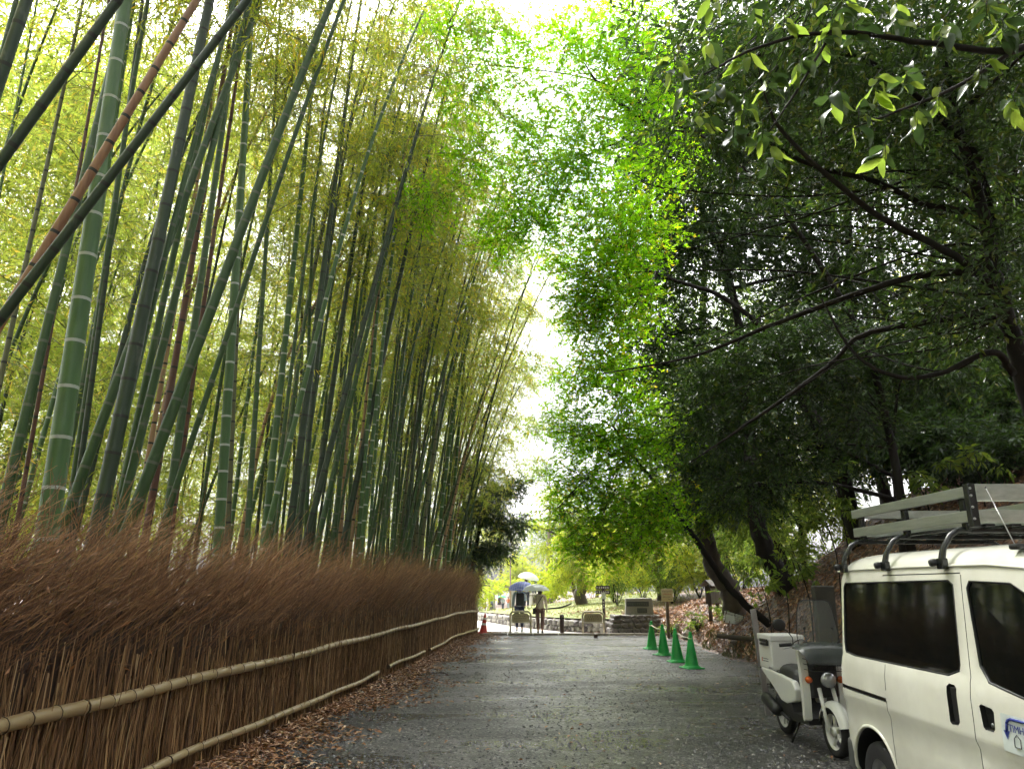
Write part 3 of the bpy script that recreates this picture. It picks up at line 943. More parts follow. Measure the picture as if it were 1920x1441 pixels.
rt = random.Random(8)
FAN = []
for k in range(24):
    y0 = 200 + 21 * k + rt.uniform(-10, 10)
    x1 = rt.uniform(1180, 1560); y1 = y0 + rt.uniform(-130, 150) - (1900 - x1) * rt.uniform(-.12, .14)
    Y0 = rt.uniform(8.4, 9.2); Y1 = Y0 + rt.uniform(-.6, 2.0)
    r0 = rt.uniform(.010, .022)
    sg = rt.uniform(-50, 35)
    FAN.append([A(1895 - .1 * max(0, 560 - y0), y0 * .5 + 270, 8.7, r0), A(1780, y0 + sg * .4, Y0, r0 * .85), A((1780 + x1) / 2, (y0 + y1) / 2 + sg, (Y0 + Y1) / 2, r0 * .6), A(x1 + 60, y1 + sg * .3, Y1, r0 * .35), A(x1, y1 + rt.uniform(-20, 20), Y1, .003)])
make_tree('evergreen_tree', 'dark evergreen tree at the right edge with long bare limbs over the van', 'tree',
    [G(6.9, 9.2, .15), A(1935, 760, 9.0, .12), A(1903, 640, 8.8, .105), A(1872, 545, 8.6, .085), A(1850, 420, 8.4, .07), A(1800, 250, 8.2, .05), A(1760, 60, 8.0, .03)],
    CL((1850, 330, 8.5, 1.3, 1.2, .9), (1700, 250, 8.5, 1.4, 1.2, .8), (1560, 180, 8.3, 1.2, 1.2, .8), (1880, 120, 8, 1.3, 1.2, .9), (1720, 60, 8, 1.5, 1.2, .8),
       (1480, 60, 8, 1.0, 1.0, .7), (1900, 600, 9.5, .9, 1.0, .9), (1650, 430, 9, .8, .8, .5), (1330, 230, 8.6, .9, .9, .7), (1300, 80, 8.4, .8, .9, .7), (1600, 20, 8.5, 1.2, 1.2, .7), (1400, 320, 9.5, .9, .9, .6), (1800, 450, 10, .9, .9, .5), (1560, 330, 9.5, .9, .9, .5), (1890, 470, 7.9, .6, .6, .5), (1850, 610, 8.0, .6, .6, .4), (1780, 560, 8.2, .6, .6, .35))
       + [(3.4, 6.4, 7.6, 1.8, 1.6, .8), (4.6, 4.4, 7.2, 1.8, 1.6, .8), (6.2, 6.4, 7.4, 1.6, 1.8, .9), (3.2, 3.2, 7.8, 1.5, 1.5, .7)],  # unseen crown clumps added above the van to shade it
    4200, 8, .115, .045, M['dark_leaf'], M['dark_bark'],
    limbs=[[A(1880, 555, 8.6, .055), A(1790, 480, 8.3, .045), A(1640, 400, 7.9, .036), A(1480, 262, 7.6, .024), A(1440, 195, 7.5, .015), A(1420, 120, 7.4, .006)],
           [A(1900, 625, 8.8, .055), A(1850, 592, 8.9, .045), A(1700, 610, 9.2, .04), A(1610, 632, 9.5, .035), A(1560, 680, 9.8, .03), A(1480, 740, 10.3, .03), A(1390, 802, 10.8, .02), A(1290, 870, 11.3, .01)],
           [A(1880, 520, 8.6, .06), A(1800, 510, 8.8, .05), A(1700, 522, 9.0, .045), A(1580, 560, 9.4, .038), A(1440, 612, 9.8, .03), A(1300, 668, 10.2, .02), A(1130, 700, 10.6, .008)],
           [A(1860, 400, 8.4, .05), A(1740, 385, 8.5, .04), A(1640, 340, 8.6, .034), A(1520, 310, 8.8, .03), A(1400, 252, 9.0, .022), A(1260, 245, 9.4, .012)],
           [A(1900, 700, 8.9, .05), A(1860, 660, 8.6, .04), A(1760, 700, 8.5, .03), A(1680, 705, 8.5, .025), A(1600, 660, 8.6, .02), A(1540, 560, 8.7, .012)],
           [A(1840, 300, 8.3, .05), A(1720, 180, 8.0, .035), A(1600, 105, 7.8, .028), A(1450, 100, 7.6, .02), A(1330, 130, 7.4, .008)]] + FAN,
    seed=31, flat=.5)

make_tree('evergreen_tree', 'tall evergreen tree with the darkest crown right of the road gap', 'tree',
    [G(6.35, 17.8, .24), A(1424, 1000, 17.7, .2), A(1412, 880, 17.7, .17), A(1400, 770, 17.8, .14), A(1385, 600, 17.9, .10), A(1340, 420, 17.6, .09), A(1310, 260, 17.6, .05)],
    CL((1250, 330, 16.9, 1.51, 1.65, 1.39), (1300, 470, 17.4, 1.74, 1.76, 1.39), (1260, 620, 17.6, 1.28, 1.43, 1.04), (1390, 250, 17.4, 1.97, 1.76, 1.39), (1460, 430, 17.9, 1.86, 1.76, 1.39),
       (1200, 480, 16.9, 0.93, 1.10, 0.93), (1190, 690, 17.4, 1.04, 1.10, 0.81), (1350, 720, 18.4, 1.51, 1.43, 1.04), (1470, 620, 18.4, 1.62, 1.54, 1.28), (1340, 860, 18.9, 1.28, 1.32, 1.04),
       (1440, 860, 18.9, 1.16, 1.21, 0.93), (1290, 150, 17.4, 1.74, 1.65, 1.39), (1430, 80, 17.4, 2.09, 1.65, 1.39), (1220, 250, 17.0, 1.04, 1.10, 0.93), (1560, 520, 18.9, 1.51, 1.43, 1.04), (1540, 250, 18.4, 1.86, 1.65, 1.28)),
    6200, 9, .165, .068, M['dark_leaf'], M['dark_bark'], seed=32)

make_tree('leaning_tree', 'stout leaning brown trunk with olive crown behind the notice box', 'tree',
    [G(5.9, 20.5, .30), A(1368, 1110, 20.5, .27), A(1335, 1050, 20.3, .24), A(1318, 980, 20.1, .2), A(1300, 880, 20, .2), A(1290, 770, 20, .12)],
    CL((1290, 930, 20, 1.2, 1.2, .9), (1230, 970, 20, 1.1, 1.1, .8), (1330, 840, 20, 1.4, 1.3, 1.1), (1250, 830, 20, 1.3, 1.2, 1.0), (1390, 960, 20, 1.2, 1.2, 1.0), (1320, 740, 20, 1.4, 1.3, 1.1)),
    3000, 9, .12, .05, M['mid_leaf'], M['bark'], seed=33)

make_tree('maple_tree', 'slender leaning maple with bright green leaves hanging over the road', 'tree',
    [G(5.75, 17.3, .09), A(1375, 1110, 17.2, .08), A(1335, 1055, 17.0, .07), A(1290, 990, 16.2, .055), A(1245, 925, 15.4, .045), A(1200, 870, 14.7, .03), A(1150, 800, 14.0, .018)],
    CL((1110, 985, 13.8, 0.81, 0.90, 0.45), (1175, 920, 14.0, 0.90, 0.99, 0.54), (1085, 900, 13.7, 0.68, 0.81, 0.45), (1055, 950, 13.4, 0.32, 0.45, 0.27), (1130, 830, 14.0, 0.90, 0.90, 0.54), (1085, 800, 14.0, 0.54, 0.63, 0.45),
       (1210, 820, 14.4, 0.81, 0.90, 0.54), (1195, 1000, 14.0, 0.72, 0.72, 0.41), (1110, 1035, 13.7, 0.54, 0.54, 0.27), (1240, 960, 14.4, 0.63, 0.72, 0.45), (1180, 760, 14.2, 0.63, 0.72, 0.45)),
    2300, 7, .07, .028, M['maple_leaf'], M['dark_bark'], kind='star', seed=34, droop=.12, flat=.85, spray_len=.4)

make_tree('maple_tree', 'bright green maple rising behind the dark evergreen beside the sky gap', 'tree',
    [G(7.5, 16.4, .2), A(1562, 860, 16.2, .17), A(1508, 750, 16, .13), A(1450, 640, 15.6, .07), A(1360, 560, 15, .05), A(1250, 520, 14.5, .035), A(1150, 480, 14.2, .03)],
    CL((1120, 520, 13.0, 0.80, 1.00, 0.60), (1180, 440, 12.5, 0.80, 1.00, 0.60), (1105, 610, 13.5, 0.60, 0.80, 0.55), (1170, 570, 13.0, 0.80, 1.00, 0.60), (1130, 690, 14.0, 0.70, 0.80, 0.50), (1085, 560, 13.3, 0.40, 0.50, 0.40), (1075, 730, 14.0, 0.45, 0.50, 0.40)),
    1900, 7, .07, .028, M['maple_leaf'], M['dark_bark'], kind='star', seed=35, droop=.12, flat=.85, spray_len=.4)

make_tree('maple_tree', 'airy maple whose thin branches arch high over the road', 'tree',
    [G(6.6, 12.6, .08), A(1640, 700, 12.4, .06), A(1540, 500, 12.2, .045), A(1420, 340, 12, .035), A(1300, 245, 12, .028), A(1220, 235, 12, .045), A(1130, 165, 12, .025), A(1090, 110, 12, .01)],
    CL((1180, 60, 11.5, 1.0, 1.0, .55), (1200, 190, 11.5, .8, .9, .5), (1120, 290, 12.5, .7, .8, .45), (1060, 350, 13, .75, .9, .5), (975, 380, 13.5, .8, .9, .5), (890, 300, 13.5, .7, .8, .45),
       (880, 180, 13.2, .6, .8, .4), (1010, 420, 13.5, .5, .6, .35), (850, 50, 13, .8, .9, .4), (930, 60, 13, .5, .6, .35), (1240, 300, 12, .7, .8, .5), (1090, 30, 12, .5, .6, .3), (800, 380, 14, .6, .7, .4), (1020, 300, 13, .6, .7, .4), (940, 450, 14, .6, .7, .4), (1130, 400, 13, .7, .8, .4), (1060, 470, 14, .5, .6, .35), (1000, 70, 13, .55, .7, .3), (1045, 170, 12.6, .5, .7, .3), (965, 230, 13.4, .5, .7, .3), (1090, 230, 12.4, .5, .6, .35), (1150, 130, 12, .6, .7, .4), (980, 150, 13.2, .45, .6, .28), (1060, 90, 12.6, .45, .6, .28), (1010, 240, 13, .45, .6, .28), (935, 120, 13.4, .45, .6, .28)),
    4300, 7, .07, .028, M['maple_leaf'], M['dark_bark'], kind='star', seed=36, droop=.1, flat=.85, spray_len=.42,
    limbs=[[A(1300, 245, 12, .03), A(1180, 260, 12.4, .022), A(1060, 310, 13, .015), A(960, 350, 13.4, .008)], [A(1220, 235, 12, .03), A(1140, 160, 12.4, .02), A(1000, 130, 13, .012), A(870, 120, 13.2, .006)]])

bank_trees = [
    (9.6, 19.0, [(1600, 620, 18.6), (1590, 420, 18.3), (1570, 200, 18)], [(1560, 300, 18, 2.0, 1.6, 1.3), (1640, 180, 18, 2.0, 1.6, 1.3), (1540, 560, 18.4, 1.3, 1.3, 1.0), (1520, 120, 18, 1.7, 1.5, 1.2), (1630, 660, 18.6, 1.2, 1.2, 1.0)], 'slim tree on the bank top left of the van rack'),
    (11.6, 18.5, [(1745, 600, 18), (1760, 420, 17.6), (1770, 200, 17.2)], [(1760, 260, 17.4, 2.0, 1.6, 1.3), (1860, 420, 17.8, 1.6, 1.4, 1.1), (1720, 560, 18, 1.3, 1.3, .9), (1820, 650, 18.2, 1.4, 1.3, 1.0), (1830, 120, 17, 1.9, 1.5, 1.2)], 'tree on the bank top behind the van rack'),
    (13.2, 17.0, [(1880, 560, 16.6), (1900, 300, 16.2)], [(1900, 520, 16.6, 1.6, 1.4, 1.1), (1880, 300, 16.2, 1.8, 1.4, 1.1), (1880, 700, 17, 1.4, 1.2, .9), (1930, 160, 16, 1.6, 1.4, 1.0)], 'tree on the bank top nearest the right edge'),
    (8.6, 23.5, [(1330, 700, 23.2), (1320, 500, 23), (1310, 250, 22.6)], [(1250, 200, 22, 2.2, 1.8, 1.6), (1380, 330, 22.4, 2.2, 1.8, 1.6), (1280, 420, 22.4, 2.0, 1.8, 1.4), (1400, 560, 22.8, 2.0, 1.8, 1.4), (1300, 640, 23, 1.8, 1.6, 1.2), (1420, 140, 22, 2.4, 1.8, 1.6), (1230, 560, 22.6, 1.5, 1.5, 1.1), (1220, 700, 23, 1.2, 1.3, .9), (1340, 760, 23, 1.6, 1.5, 1.1)], 'tall shadowy evergreen standing behind the darkest crown'),
    (12.5, 23.0, [(1660, 600, 22.6), (1650, 400, 22.3), (1640, 200, 22)], [(1600, 480, 22.4, 2.0, 1.8, 1.3), (1700, 330, 22.2, 2.4, 1.8, 1.5), (1560, 150, 22, 2.4, 1.8, 1.5), (1700, 120, 22, 2.4, 1.8, 1.5), (1500, 400, 22.4, 1.8, 1.6, 1.3), (1680, 640, 22.8, 1.6, 1.5, .9), (1810, 300, 22, 2.2, 1.8, 1.5), (1820, 540, 22.6, 1.6, 1.5, 1.0), (1870, 60, 22, 2.4, 1.8, 1.5)], 'tall evergreen high up behind the bank crest'),
    (11.0, 25.5, [(1590, 800, 25.2), (1580, 600, 25), (1560, 450, 25)], [(1530, 700, 25, 1.9, 1.6, 1.3), (1620, 760, 25, 1.7, 1.5, 1.1), (1480, 800, 25, 1.6, 1.5, 1.2), (1560, 880, 25, 1.5, 1.5, 1.0), (1440, 720, 25, 1.5, 1.4, 1.1)], 'lighter tree behind the crest of the bank'),
]
for i, (x, y, tr, cl, lab) in enumerate(bank_trees):
    make_tree('bank_tree', lab, 'tree', [G(x, y, .16)] + [A(*p, .13 - .035 * j) for j, p in enumerate(tr)], CL(*cl), 3600, 9, .15, .062,
              M['mid_leaf'] if i == 3 else M['dark_leaf'], M['dark_bark'], group='trees on the bank', seed=40 + i, far=True)

back_trees = [
    (6.5, 34, 4.6, [(1190, 1000, 33, 1.6, 1.4, 1.1), (1150, 1050, 33, 1.2, 1.2, .8), (1240, 1030, 33.5, 1.4, 1.3, 1.0), (1210, 930, 34, 1.5, 1.3, 1.1)], 'lime_leaf', 'light green young tree behind the stone monument'),
    (8.6, 31, 4.6, [(1320, 1010, 30.5, 1.5, 1.3, 1.0), (1280, 950, 31, 1.6, 1.4, 1.1), (1370, 960, 31, 1.7, 1.4, 1.2), (1340, 880, 31, 1.8, 1.4, 1.2)], 'pale_leaf', 'pale tree in the light behind the leaning trunk'),
    (12.5, 33, 5.5, [(1430, 1000, 32, 1.6, 1.4, 1.2), (1480, 930, 32, 1.9, 1.5, 1.3), (1420, 900, 32, 1.7, 1.5, 1.2)], 'lime_leaf', 'bright tree seen through trunks left of the bank crest'),
    (9.5, 44, 7, [(1180, 900, 44, 2.6, 2, 2.0), (1250, 820, 44, 2.8, 2, 2.0), (1320, 900, 44, 2.6, 2, 2.0), (1130, 960, 44, 1.8, 1.6, 1.4), (1400, 830, 44, 2.8, 2, 2)], 'mid_leaf', 'tall hazy tree far behind the maples'),
]
for i, (x, y, h, cl, lf, lab) in enumerate(back_trees):
    z = gz(x, y)
    make_tree('background_tree', lab, 'tree', [G(x, y, .16), (x + .1, y, z + h * .4, .12), (x - .1, y, z + h * .75, .09), (x, y, z + h, .04)], CL(*cl), 2400, 9, .12, .05, M[lf], M['bark'],
              group='trees beyond the bank', seed=60 + i, far=True)

under = [
    ([(1620, 790, 17.5, 1.0, 1.0, .5), (1700, 760, 17.5, 1.1, 1.0, .5), (1660, 700, 18, 1.0, 1.0, .6)], (10.2, 17.6), 'dark_leaf', 'dark bush on the bank crest above the van rear'),
    ([(1790, 740, 16.5, 1.0, 1.0, .6), (1860, 780, 16, 1.0, 1.0, .6), (1900, 700, 16, 1.0, 1.0, .6)], (12.0, 16.4), 'dark_leaf', 'dark bush on the bank crest at the right edge'),
    ([(1750, 830, 14.5, 1.0, .9, .5), (1850, 850, 13.5, .9, .9, .5), (1640, 840, 15.5, .8, .8, .4)], (9.2, 14.4), 'dark_leaf', 'low dark bush on the slope behind the roof rack'),
    ([(1490, 900, 24, 1.4, 1.2, .9), (1420, 960, 24, 1.2, 1.2, .9), (1540, 960, 24, 1.2, 1.2, .8), (1470, 1030, 24, 1.2, 1.2, .8)], (9.2, 24.2), 'mid_leaf', 'green bush in the dip left of the bank crest'),
    ([(1340, 800, 13.5, .9, .8, .5), (1440, 760, 13, .9, .8, .5), (1550, 700, 12.6, .9, .8, .5), (1480, 870, 13.2, .8, .8, .45), (1390, 920, 13.8, .8, .8, .45), (1610, 800, 12.6, .7, .7, .4), (1320, 700, 13.6, .8, .8, .5), (1500, 620, 12.6, .8, .8, .45), (1660, 640, 12.2, .8, .8, .45), (1420, 660, 13, .8, .8, .5), (1760, 680, 12, .7, .7, .4)], (7.0, 13.6), 'dark_leaf', 'leafy understorey tree in front of the dark trunks of the bank'),
    ([(1590, 720, 29, 2.2, 1.8, 1.5), (1700, 700, 29, 2.4, 1.8, 1.6), (1810, 680, 29, 2.4, 1.8, 1.6), (1640, 820, 29, 2.2, 1.8, 1.5), (1520, 830, 29, 2.0, 1.8, 1.5), (1900, 760, 29, 2.2, 1.8, 1.5), (1760, 560, 29, 2.2, 1.8, 1.5)], (14.5, 29.5), 'lime_leaf', 'light green tree glowing behind the bank crest'),
]
for i, (cl, (x, y), lf, lab) in enumerate(under):
    c0 = CL(cl[0])[0]
    z = gz(x, y)
    zt = max(z + .8, c0[2])
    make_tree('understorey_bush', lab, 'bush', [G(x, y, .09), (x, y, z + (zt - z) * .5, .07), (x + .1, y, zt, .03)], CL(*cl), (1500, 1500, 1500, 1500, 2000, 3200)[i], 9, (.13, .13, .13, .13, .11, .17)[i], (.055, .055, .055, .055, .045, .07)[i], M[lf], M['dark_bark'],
              group='understorey of the bank', seed=160 + i, far=(i == 5))

# dark evergreen where the fence ends
make_tree('evergreen_bush', 'dense dark evergreen bush rounding off the far end of the fence', 'bush',
    [(-1.9, 30.6, gz(-1.9, 30.6) - .1, .12), A(890, 1040, 30.6, .1), A(900, 980, 30.5, .08), A(905, 920, 30.4, .04)],
    CL((935, 925, 30.3, .85, .9, .6), (955, 985, 30.3, .85, .9, .55), (900, 960, 30.5, 1.0, 1.0, .8), (895, 1040, 30.5, .9, .9, .6), (975, 905, 30.2, .5, .6, .35), (930, 1030, 30.3, .75, .8, .5), (880, 890, 30.6, .9, .9, .7), (880, 1090, 30.5, .5, .6, .5)),
    3200, 9, .11, .045, M['bush_leaf'], M['dark_bark'], seed=70, spray_len=.3)

# weeping light green tree on the lawn and its neighbours
make_tree('lawn_tree', 'light green weeping tree with stout trunk on the lawn', 'tree',
    [G(3.6, 40, .36, .2), A(1088, 1112, 40, .3), A(1096, 1080, 40, .24), A(1104, 1045, 40, .16), A(1110, 1010, 40, .1)],
    CL((1062, 1052, 39.5, .9, 1.0, .5), (1045, 1088, 39.3, .55, .7, .55), (1105, 1040, 39.6, 1.1, 1.1, .6), (1150, 1050, 39.6, 1.0, 1.0, .6), (1090, 1075, 39, .7, .8, .5), (1120, 1000, 40, 1.3, 1.2, .9), (1070, 1010, 40, .9, 1.0, .6)),
    2300, 9, .13, .035, M['lime_leaf'], M['bark'], seed=71, droop=.6)
make_tree('forked_tree', 'slim forked tree with pale leaves in front of the park', 'tree',
    [(4.0, 47, gz(4.0, 47) - .1, .16), A(1062, 1050, 46, .13), A(1054, 1025, 46, .12), A(1048, 1006, 46, .1), A(1050, 985, 46, .05)],
    CL((1000, 985, 46, 1.1, 1.0, .4), (1060, 960, 46, 1.3, 1.2, .8), (1020, 1030, 46, 1.0, 1.0, .6), (1080, 990, 46, 1.2, 1.1, .8), (1030, 930, 46, .9, 1.0, .5)),
    1100, 9, .12, .045, M['lime_leaf'], M['bark'], seed=72,
    limbs=[[A(1048, 1006, 46, .09), A(1030, 995, 46, .07), A(1010, 988, 46, .05), A(985, 984, 46, .03)]])
make_tree('hazy_tree', 'pale hazy tree filling the middle of the road gap', 'tree',
    [(2.6, 58, gz(2.6, 58) - .1, .2), A(1030, 980, 58, .12), A(1032, 930, 58, .07), A(1030, 890, 58, .03)],
    CL((1000, 800, 58, 2.0, 2, 1.5), (1040, 700, 58, 2.2, 2, 1.6), (980, 680, 58, 2.0, 2, 1.4), (1010, 880, 58, 1.6, 2, 1.2), (1060, 600, 58, 1.8, 2, 1.4), (970, 590, 58, 1.6, 2, 1.2), (1090, 830, 58, 2.0, 2, 1.5), (1040, 780, 58, 1.6, 2, 1.4), (1050, 500, 58, 1.8, 2, 1.4), (990, 480, 58, 1.6, 2, 1.2), (1070, 920, 58, 1.8, 2, 1.3)),
    4200, 9, .17, .065, M['mid_leaf'], M['pale_bark'], seed=73, far=True)

# multi-stem shrubs and saplings
def shrub(name, label, x, y, h, w, leaf, n, seed, L=.09, W=.035, group='shrubs', stems=7):
    r = np.random.default_rng(seed)
    z = gz(x, y)
    root = empty(name, (x, y, z), 0, label, 'shrub', group)
    mb = MB(); cl = []
    for i in range(stems):
        a = 2 * math.pi * i / stems + r.random()
        e = np.array([math.cos(a) * w * r.uniform(.4, 1), math.sin(a) * w * r.uniform(.3, .8), h * r.uniform(.6, 1)])
        limb_mb(mb, [(0, 0, -.05, .018), (*(e * .5 + r.normal(size=3) * .05), .012), (*e, .004)], 4, 5)
        cl.append(tuple(e * .92) + (w * .42, w * .42, h * .22))
        cl.append(tuple(e * .5) + (w * .36, w * .36, h * .20))
    mb.build('stems', M['dark_bark'], root)
    link('leaves', sprays(r, cl, n, 8, L, W, 'oval', .28, .2).mesh('leaves', [M[leaf], M['dark_bark']]), root)
    return root
shrub('shrub', 'dark leafy shrub behind the brown direction sign', 4.6, 34, 2.2, 1.1, 'mid_leaf', 420, 80)
shrub('shrub', 'green shrub between direction sign and yellow board', 6.4, 31, 1.9, 1.0, 'mid_leaf', 380, 81)
for i, (px, Y, h, w, lf, nn, lab) in enumerate(((1150, 37, 2.4, 1.3, 'lime_leaf', 420, 'bright shrub right of the weeping tree trunk'), (1205, 35, 2.2, 1.2, 'lime_leaf', 400, 'bright shrub directly behind the granite block'),
        (1260, 33, 2.2, 1.2, 'mid_leaf', 380, 'green shrub behind the yellow notice board'), (1310, 30, 2.4, 1.2, 'lime_leaf', 400, 'bright shrub left of the leaning trunk'), (1390, 28, 2.4, 1.2, 'mid_leaf', 380, 'green shrub behind the notice box'),
        (1035, 56, 2.6, 1.6, 'lime_leaf', 360, 'light shrub at the far edge of the lawn'), (1110, 58, 3.6, 2.4, 'lime_leaf', 420, 'wide light shrub on the skyline behind the direction sign'), (1180, 56, 3.6, 2.4, 'pale_leaf', 420, 'pale shrub on the skyline above the granite block'), (1240, 54, 3.4, 2.4, 'lime_leaf', 420, 'light shrub on the skyline above the yellow board'), (1300, 52, 3.4, 2.4, 'pale_leaf', 420, 'pale shrub on the skyline left of the leaning trunk'), (1370, 48, 3.2, 2.4, 'lime_leaf', 420, 'light shrub on the skyline right of the leaning trunk'), (1440, 44, 3.2, 2.2, 'pale_leaf', 420, 'pale shrub seen under the tall evergreen'), (900, 70, 3.2, 2.0, 'lime_leaf', 420, 'light shrub beyond the red cone'))):
    shrub('shrub', lab, at(px, 1090, Y).x, Y, h, w, lf, nn, 300 + i, .13 if Y < 50 else .2, .05 if Y < 50 else .09)
shrub('shrub', 'small bright plant beside the wooden notice box', 6.0, 21.6, .9, .35, 'mid_leaf', 70, 82, .08, .03)
shrub('shrub', 'low weedy plant on the litter right of the yellow board', 5.35, 22.6, .55, .3, 'mid_leaf', 50, 83, .08, .03)
shrub('shrub', 'tuft of bright leaves under the notice box', 5.75, 20.7, .5, .3, 'mid_leaf', 40, 84, .08, .03)
shrub('shrub', 'yellowing tuft at the foot of the yellow board', 5.05, 24.8, .4, .25, 'mid_leaf', 40, 85, .08, .03)
sap = [(1440, 1000, 15.5, 'sapling with pale leaf tufts over the middle of the bank'), (1480, 1015, 14, 'small sapling with five-leaf tufts above the scooter'), (1530, 930, 14, 'sapling by the upper bank left of the rack'),
       (1545, 865, 14.5, 'sapling at the bank crest against the dark slope'), (1700, 870, 12.5, 'sapling right above the roof rack'), (1410, 1050, 16, 'dark sapling at the foot of the tall evergreen'), (1800, 840, 12, 'sapling on the bank near the right edge')]
for i, (px, py, Y, lab) in enumerate(sap):
    p = at(px, py, Y)
    g = gz(p.x, p.y)
    root = empty('sapling', (p.x + .25, p.y, gz(p.x + .25, p.y)), 0, lab, 'sapling', 'saplings on the bank')
    top = Vector((-.25, 0, max(.6, p.z - gz(p.x + .25, p.y))))
    mb = MB(); limb_mb(mb, [(0, 0, -.1, .014), (.02, .02, top.z * .5, .011), (*top, .005)], 4, 5)
    r = np.random.default_rng(90 + i); cl = []
    for k in range(5):
        e = np.array(top) * r.uniform(.6, 1.) + np.array([r.normal() * .3, r.normal() * .25, r.normal() * .12])
        s = np.array(top) * r.uniform(.5, .9)
        limb_mb(mb, [(*s, .006), (*((s + e) / 2 + [0, 0, .06]), .005), (*e, .003)], 3, 5)
        cl.append(tuple(e) + (.16, .16, .07))
    mb.build('stem', M['dark_bark'], root)
    link('leaves', sprays(r, cl, 22, 6, .15, .055, 'oval', .12, .35).mesh('leaves', [M['mid_leaf'], M['dark_bark']]), root)

# far park trees in the haze
far = [(-9, 118, 13, 5, 'mid_leaf', 'broad hazy tree far left behind the pergola'), (-2, 125, 15, 5.5, 'pale_leaf', 'tall hazy tree behind the pergola'), (6, 120, 14, 5, 'mid_leaf', 'hazy tree behind the statue'),
       (14, 128, 16, 6, 'pale_leaf', 'hazy tree far right of the statue'), (-6, 100, 5, 2.4, 'lime_leaf', 'low yellow green bush left of the pergola'), (22, 118, 15, 6, 'mid_leaf', 'hazy tree hidden behind the lawn tree'), (-16, 112, 12, 5, 'pale_leaf', 'hazy tree behind the fence end'),
       (1.5, 112, 8, 3, 'lime_leaf', 'small light green tree behind the pergola vines')]
for i, (x, y, h, w, lf, lab) in enumerate(far):
    r = np.random.default_rng(120 + i)
    z = gz(x, y)
    cl = [(x + r.normal() * w * .42, y + r.normal() * w * .3, z + h * (.3 + .6 * r.random()), w * .42, w * .4, h * .17) for _ in range(10)]
    make_tree('park_tree', lab, 'tree', [(x, y, z - .2, .3), (x + .2, y, z + h * .4, .22), (x, y, z + h * .8, .1)], cl, 1300, 8, .30, .13, M[lf], M['bark'], group='far trees of the park', spray_len=.8, seed=130 + i, far=True)

# the grove and the wood go on unseen, added to block low sky light
behind = [(-7.5, -3, 13, 4.2, 'bamboo_leaf', 'unseen leafy thicket added left of the viewpoint for shade'), (-6, -10, 13, 4.5, 'bamboo_leaf', 'unseen leafy thicket added behind the viewpoint for shade'), (-8.5, 1.5, 13, 3.6, 'bamboo_leaf', 'unseen leafy thicket added beside the viewpoint for shade'),
          (1.0, -15, 11, 4.5, 'mid_leaf', 'unseen broad tree added across the road behind the viewpoint for shade'), (8.5, -8, 11, 4.5, 'dark_leaf', 'unseen broad evergreen added on the bank behind the viewpoint for shade'), (8.5, -1, 11, 4.2, 'dark_leaf', 'unseen broad evergreen added on the bank right of the viewpoint for shade'), (9.5, 4.5, 11, 3.6, 'dark_leaf', 'unseen broad evergreen added on the bank behind the van for shade')]
for i, (x, y, h, w, lf, lab) in enumerate(behind):
    r = np.random.default_rng(220 + i)
    z = gz(x, y)
    cl = [(x + r.normal() * w * .45, y + r.normal() * w * .45, z + h * (.12 + .8 * r.random()), w * .42, w * .42, h * .15) for _ in range(14)]
    make_tree('added_shade_tree', lab, 'tree', [(x, y, z - .2, .2), (x + .2, y, z + h * .4, .16), (x, y, z + h * .8, .08)], cl, 1000, 7, .38, .17, M[lf], M['dark_bark'], group='unseen trees added for shade', spray_len=.7, seed=230 + i, auto=False, far=True)

# ------------------------------------------------------------------ fallen leaves, gravel, grass
def fallen(name, X, Y, label, size=.07, lift=.012, tilt=.5, m='litter', asp=.38):
    n = len(X)
    r = np.random.default_rng(len(name) + n)
    Z = ground_z(X, Y) + lift + .012 * r.random(n)
    eps = .05
    gx = (ground_z(X + eps, Y) - ground_z(X - eps, Y)) / (2 * eps)
    gy = (ground_z(X, Y + eps) - ground_z(X, Y - eps)) / (2 * eps)
    N = unit(np.stack([-gx, -gy, np.ones(n)], 1)) + r.normal(size=(n, 3)) * tilt * .5
    D = r.normal(size=(n, 3)); D -= unit(N) * (D * unit(N)).sum(1, keepdims=True)
    S = size * (.5 + .9 * r.random(n))
    V, Fc = blades(np.stack([X, Y, Z], 1), D, N, S, S * asp, .25, .45)
    b = LeafBag(); b.add(V, Fc, np.repeat(r.random(n), 2))
    return tag(link(name, b.mesh(name, [M[m]])), label, 'leaves', None, 'stuff')
n = 19000
y = rng.random(n) ** 1.5 * 25 + 4.2
x = np.interp(y, FY, FX) + .12 + np.abs(rng.normal(size=n)) * (.46 + .16 * np.sin(y * 1.1) + .12 * np.sin(y * 2.9)) + .1 * rng.random(n)
fallen('fallen_leaves', x, y, 'drift of brown fallen leaves along the foot of the fence', .075)
n = 26000
y = rng.random(n) * 24 + 5.0
x = XF + .1 + rng.random(n) ** 1.6 * 6.5 + .12 * np.sin(y * .9)
ok = (x / y < .85)
fallen('fallen_leaves', x[ok], y[ok], 'brown leaf litter covering the slope of the right bank', .11, .015, .8)
n = 2200
y = rng.random(n) ** 1.3 * 22 + 4.5
x = np.interp(y, FY, FX) + .5 + rng.random(n) * 7.2
ok = x < XF + .1
keep = ok & (rng.random(n) < .25 + .75 * ((x - np.interp(y, FY, FX) < 1.5) | (x > 4.2)))
fallen('fallen_leaves', x[keep], y[keep], 'single brown leaves scattered over the gravel road', .06)
n = 1500
y = 24.5 + rng.random(n) * 9; x = np.interp(y, [24, 27, 29, 37], [4.9, 4.7, 3.0, .6]) + np.abs(rng.normal(size=n)) * 1.2 + .3
fallen('fallen_leaves', x, y, 'brown leaves on the edge of the lawn by the stone wall', .11)
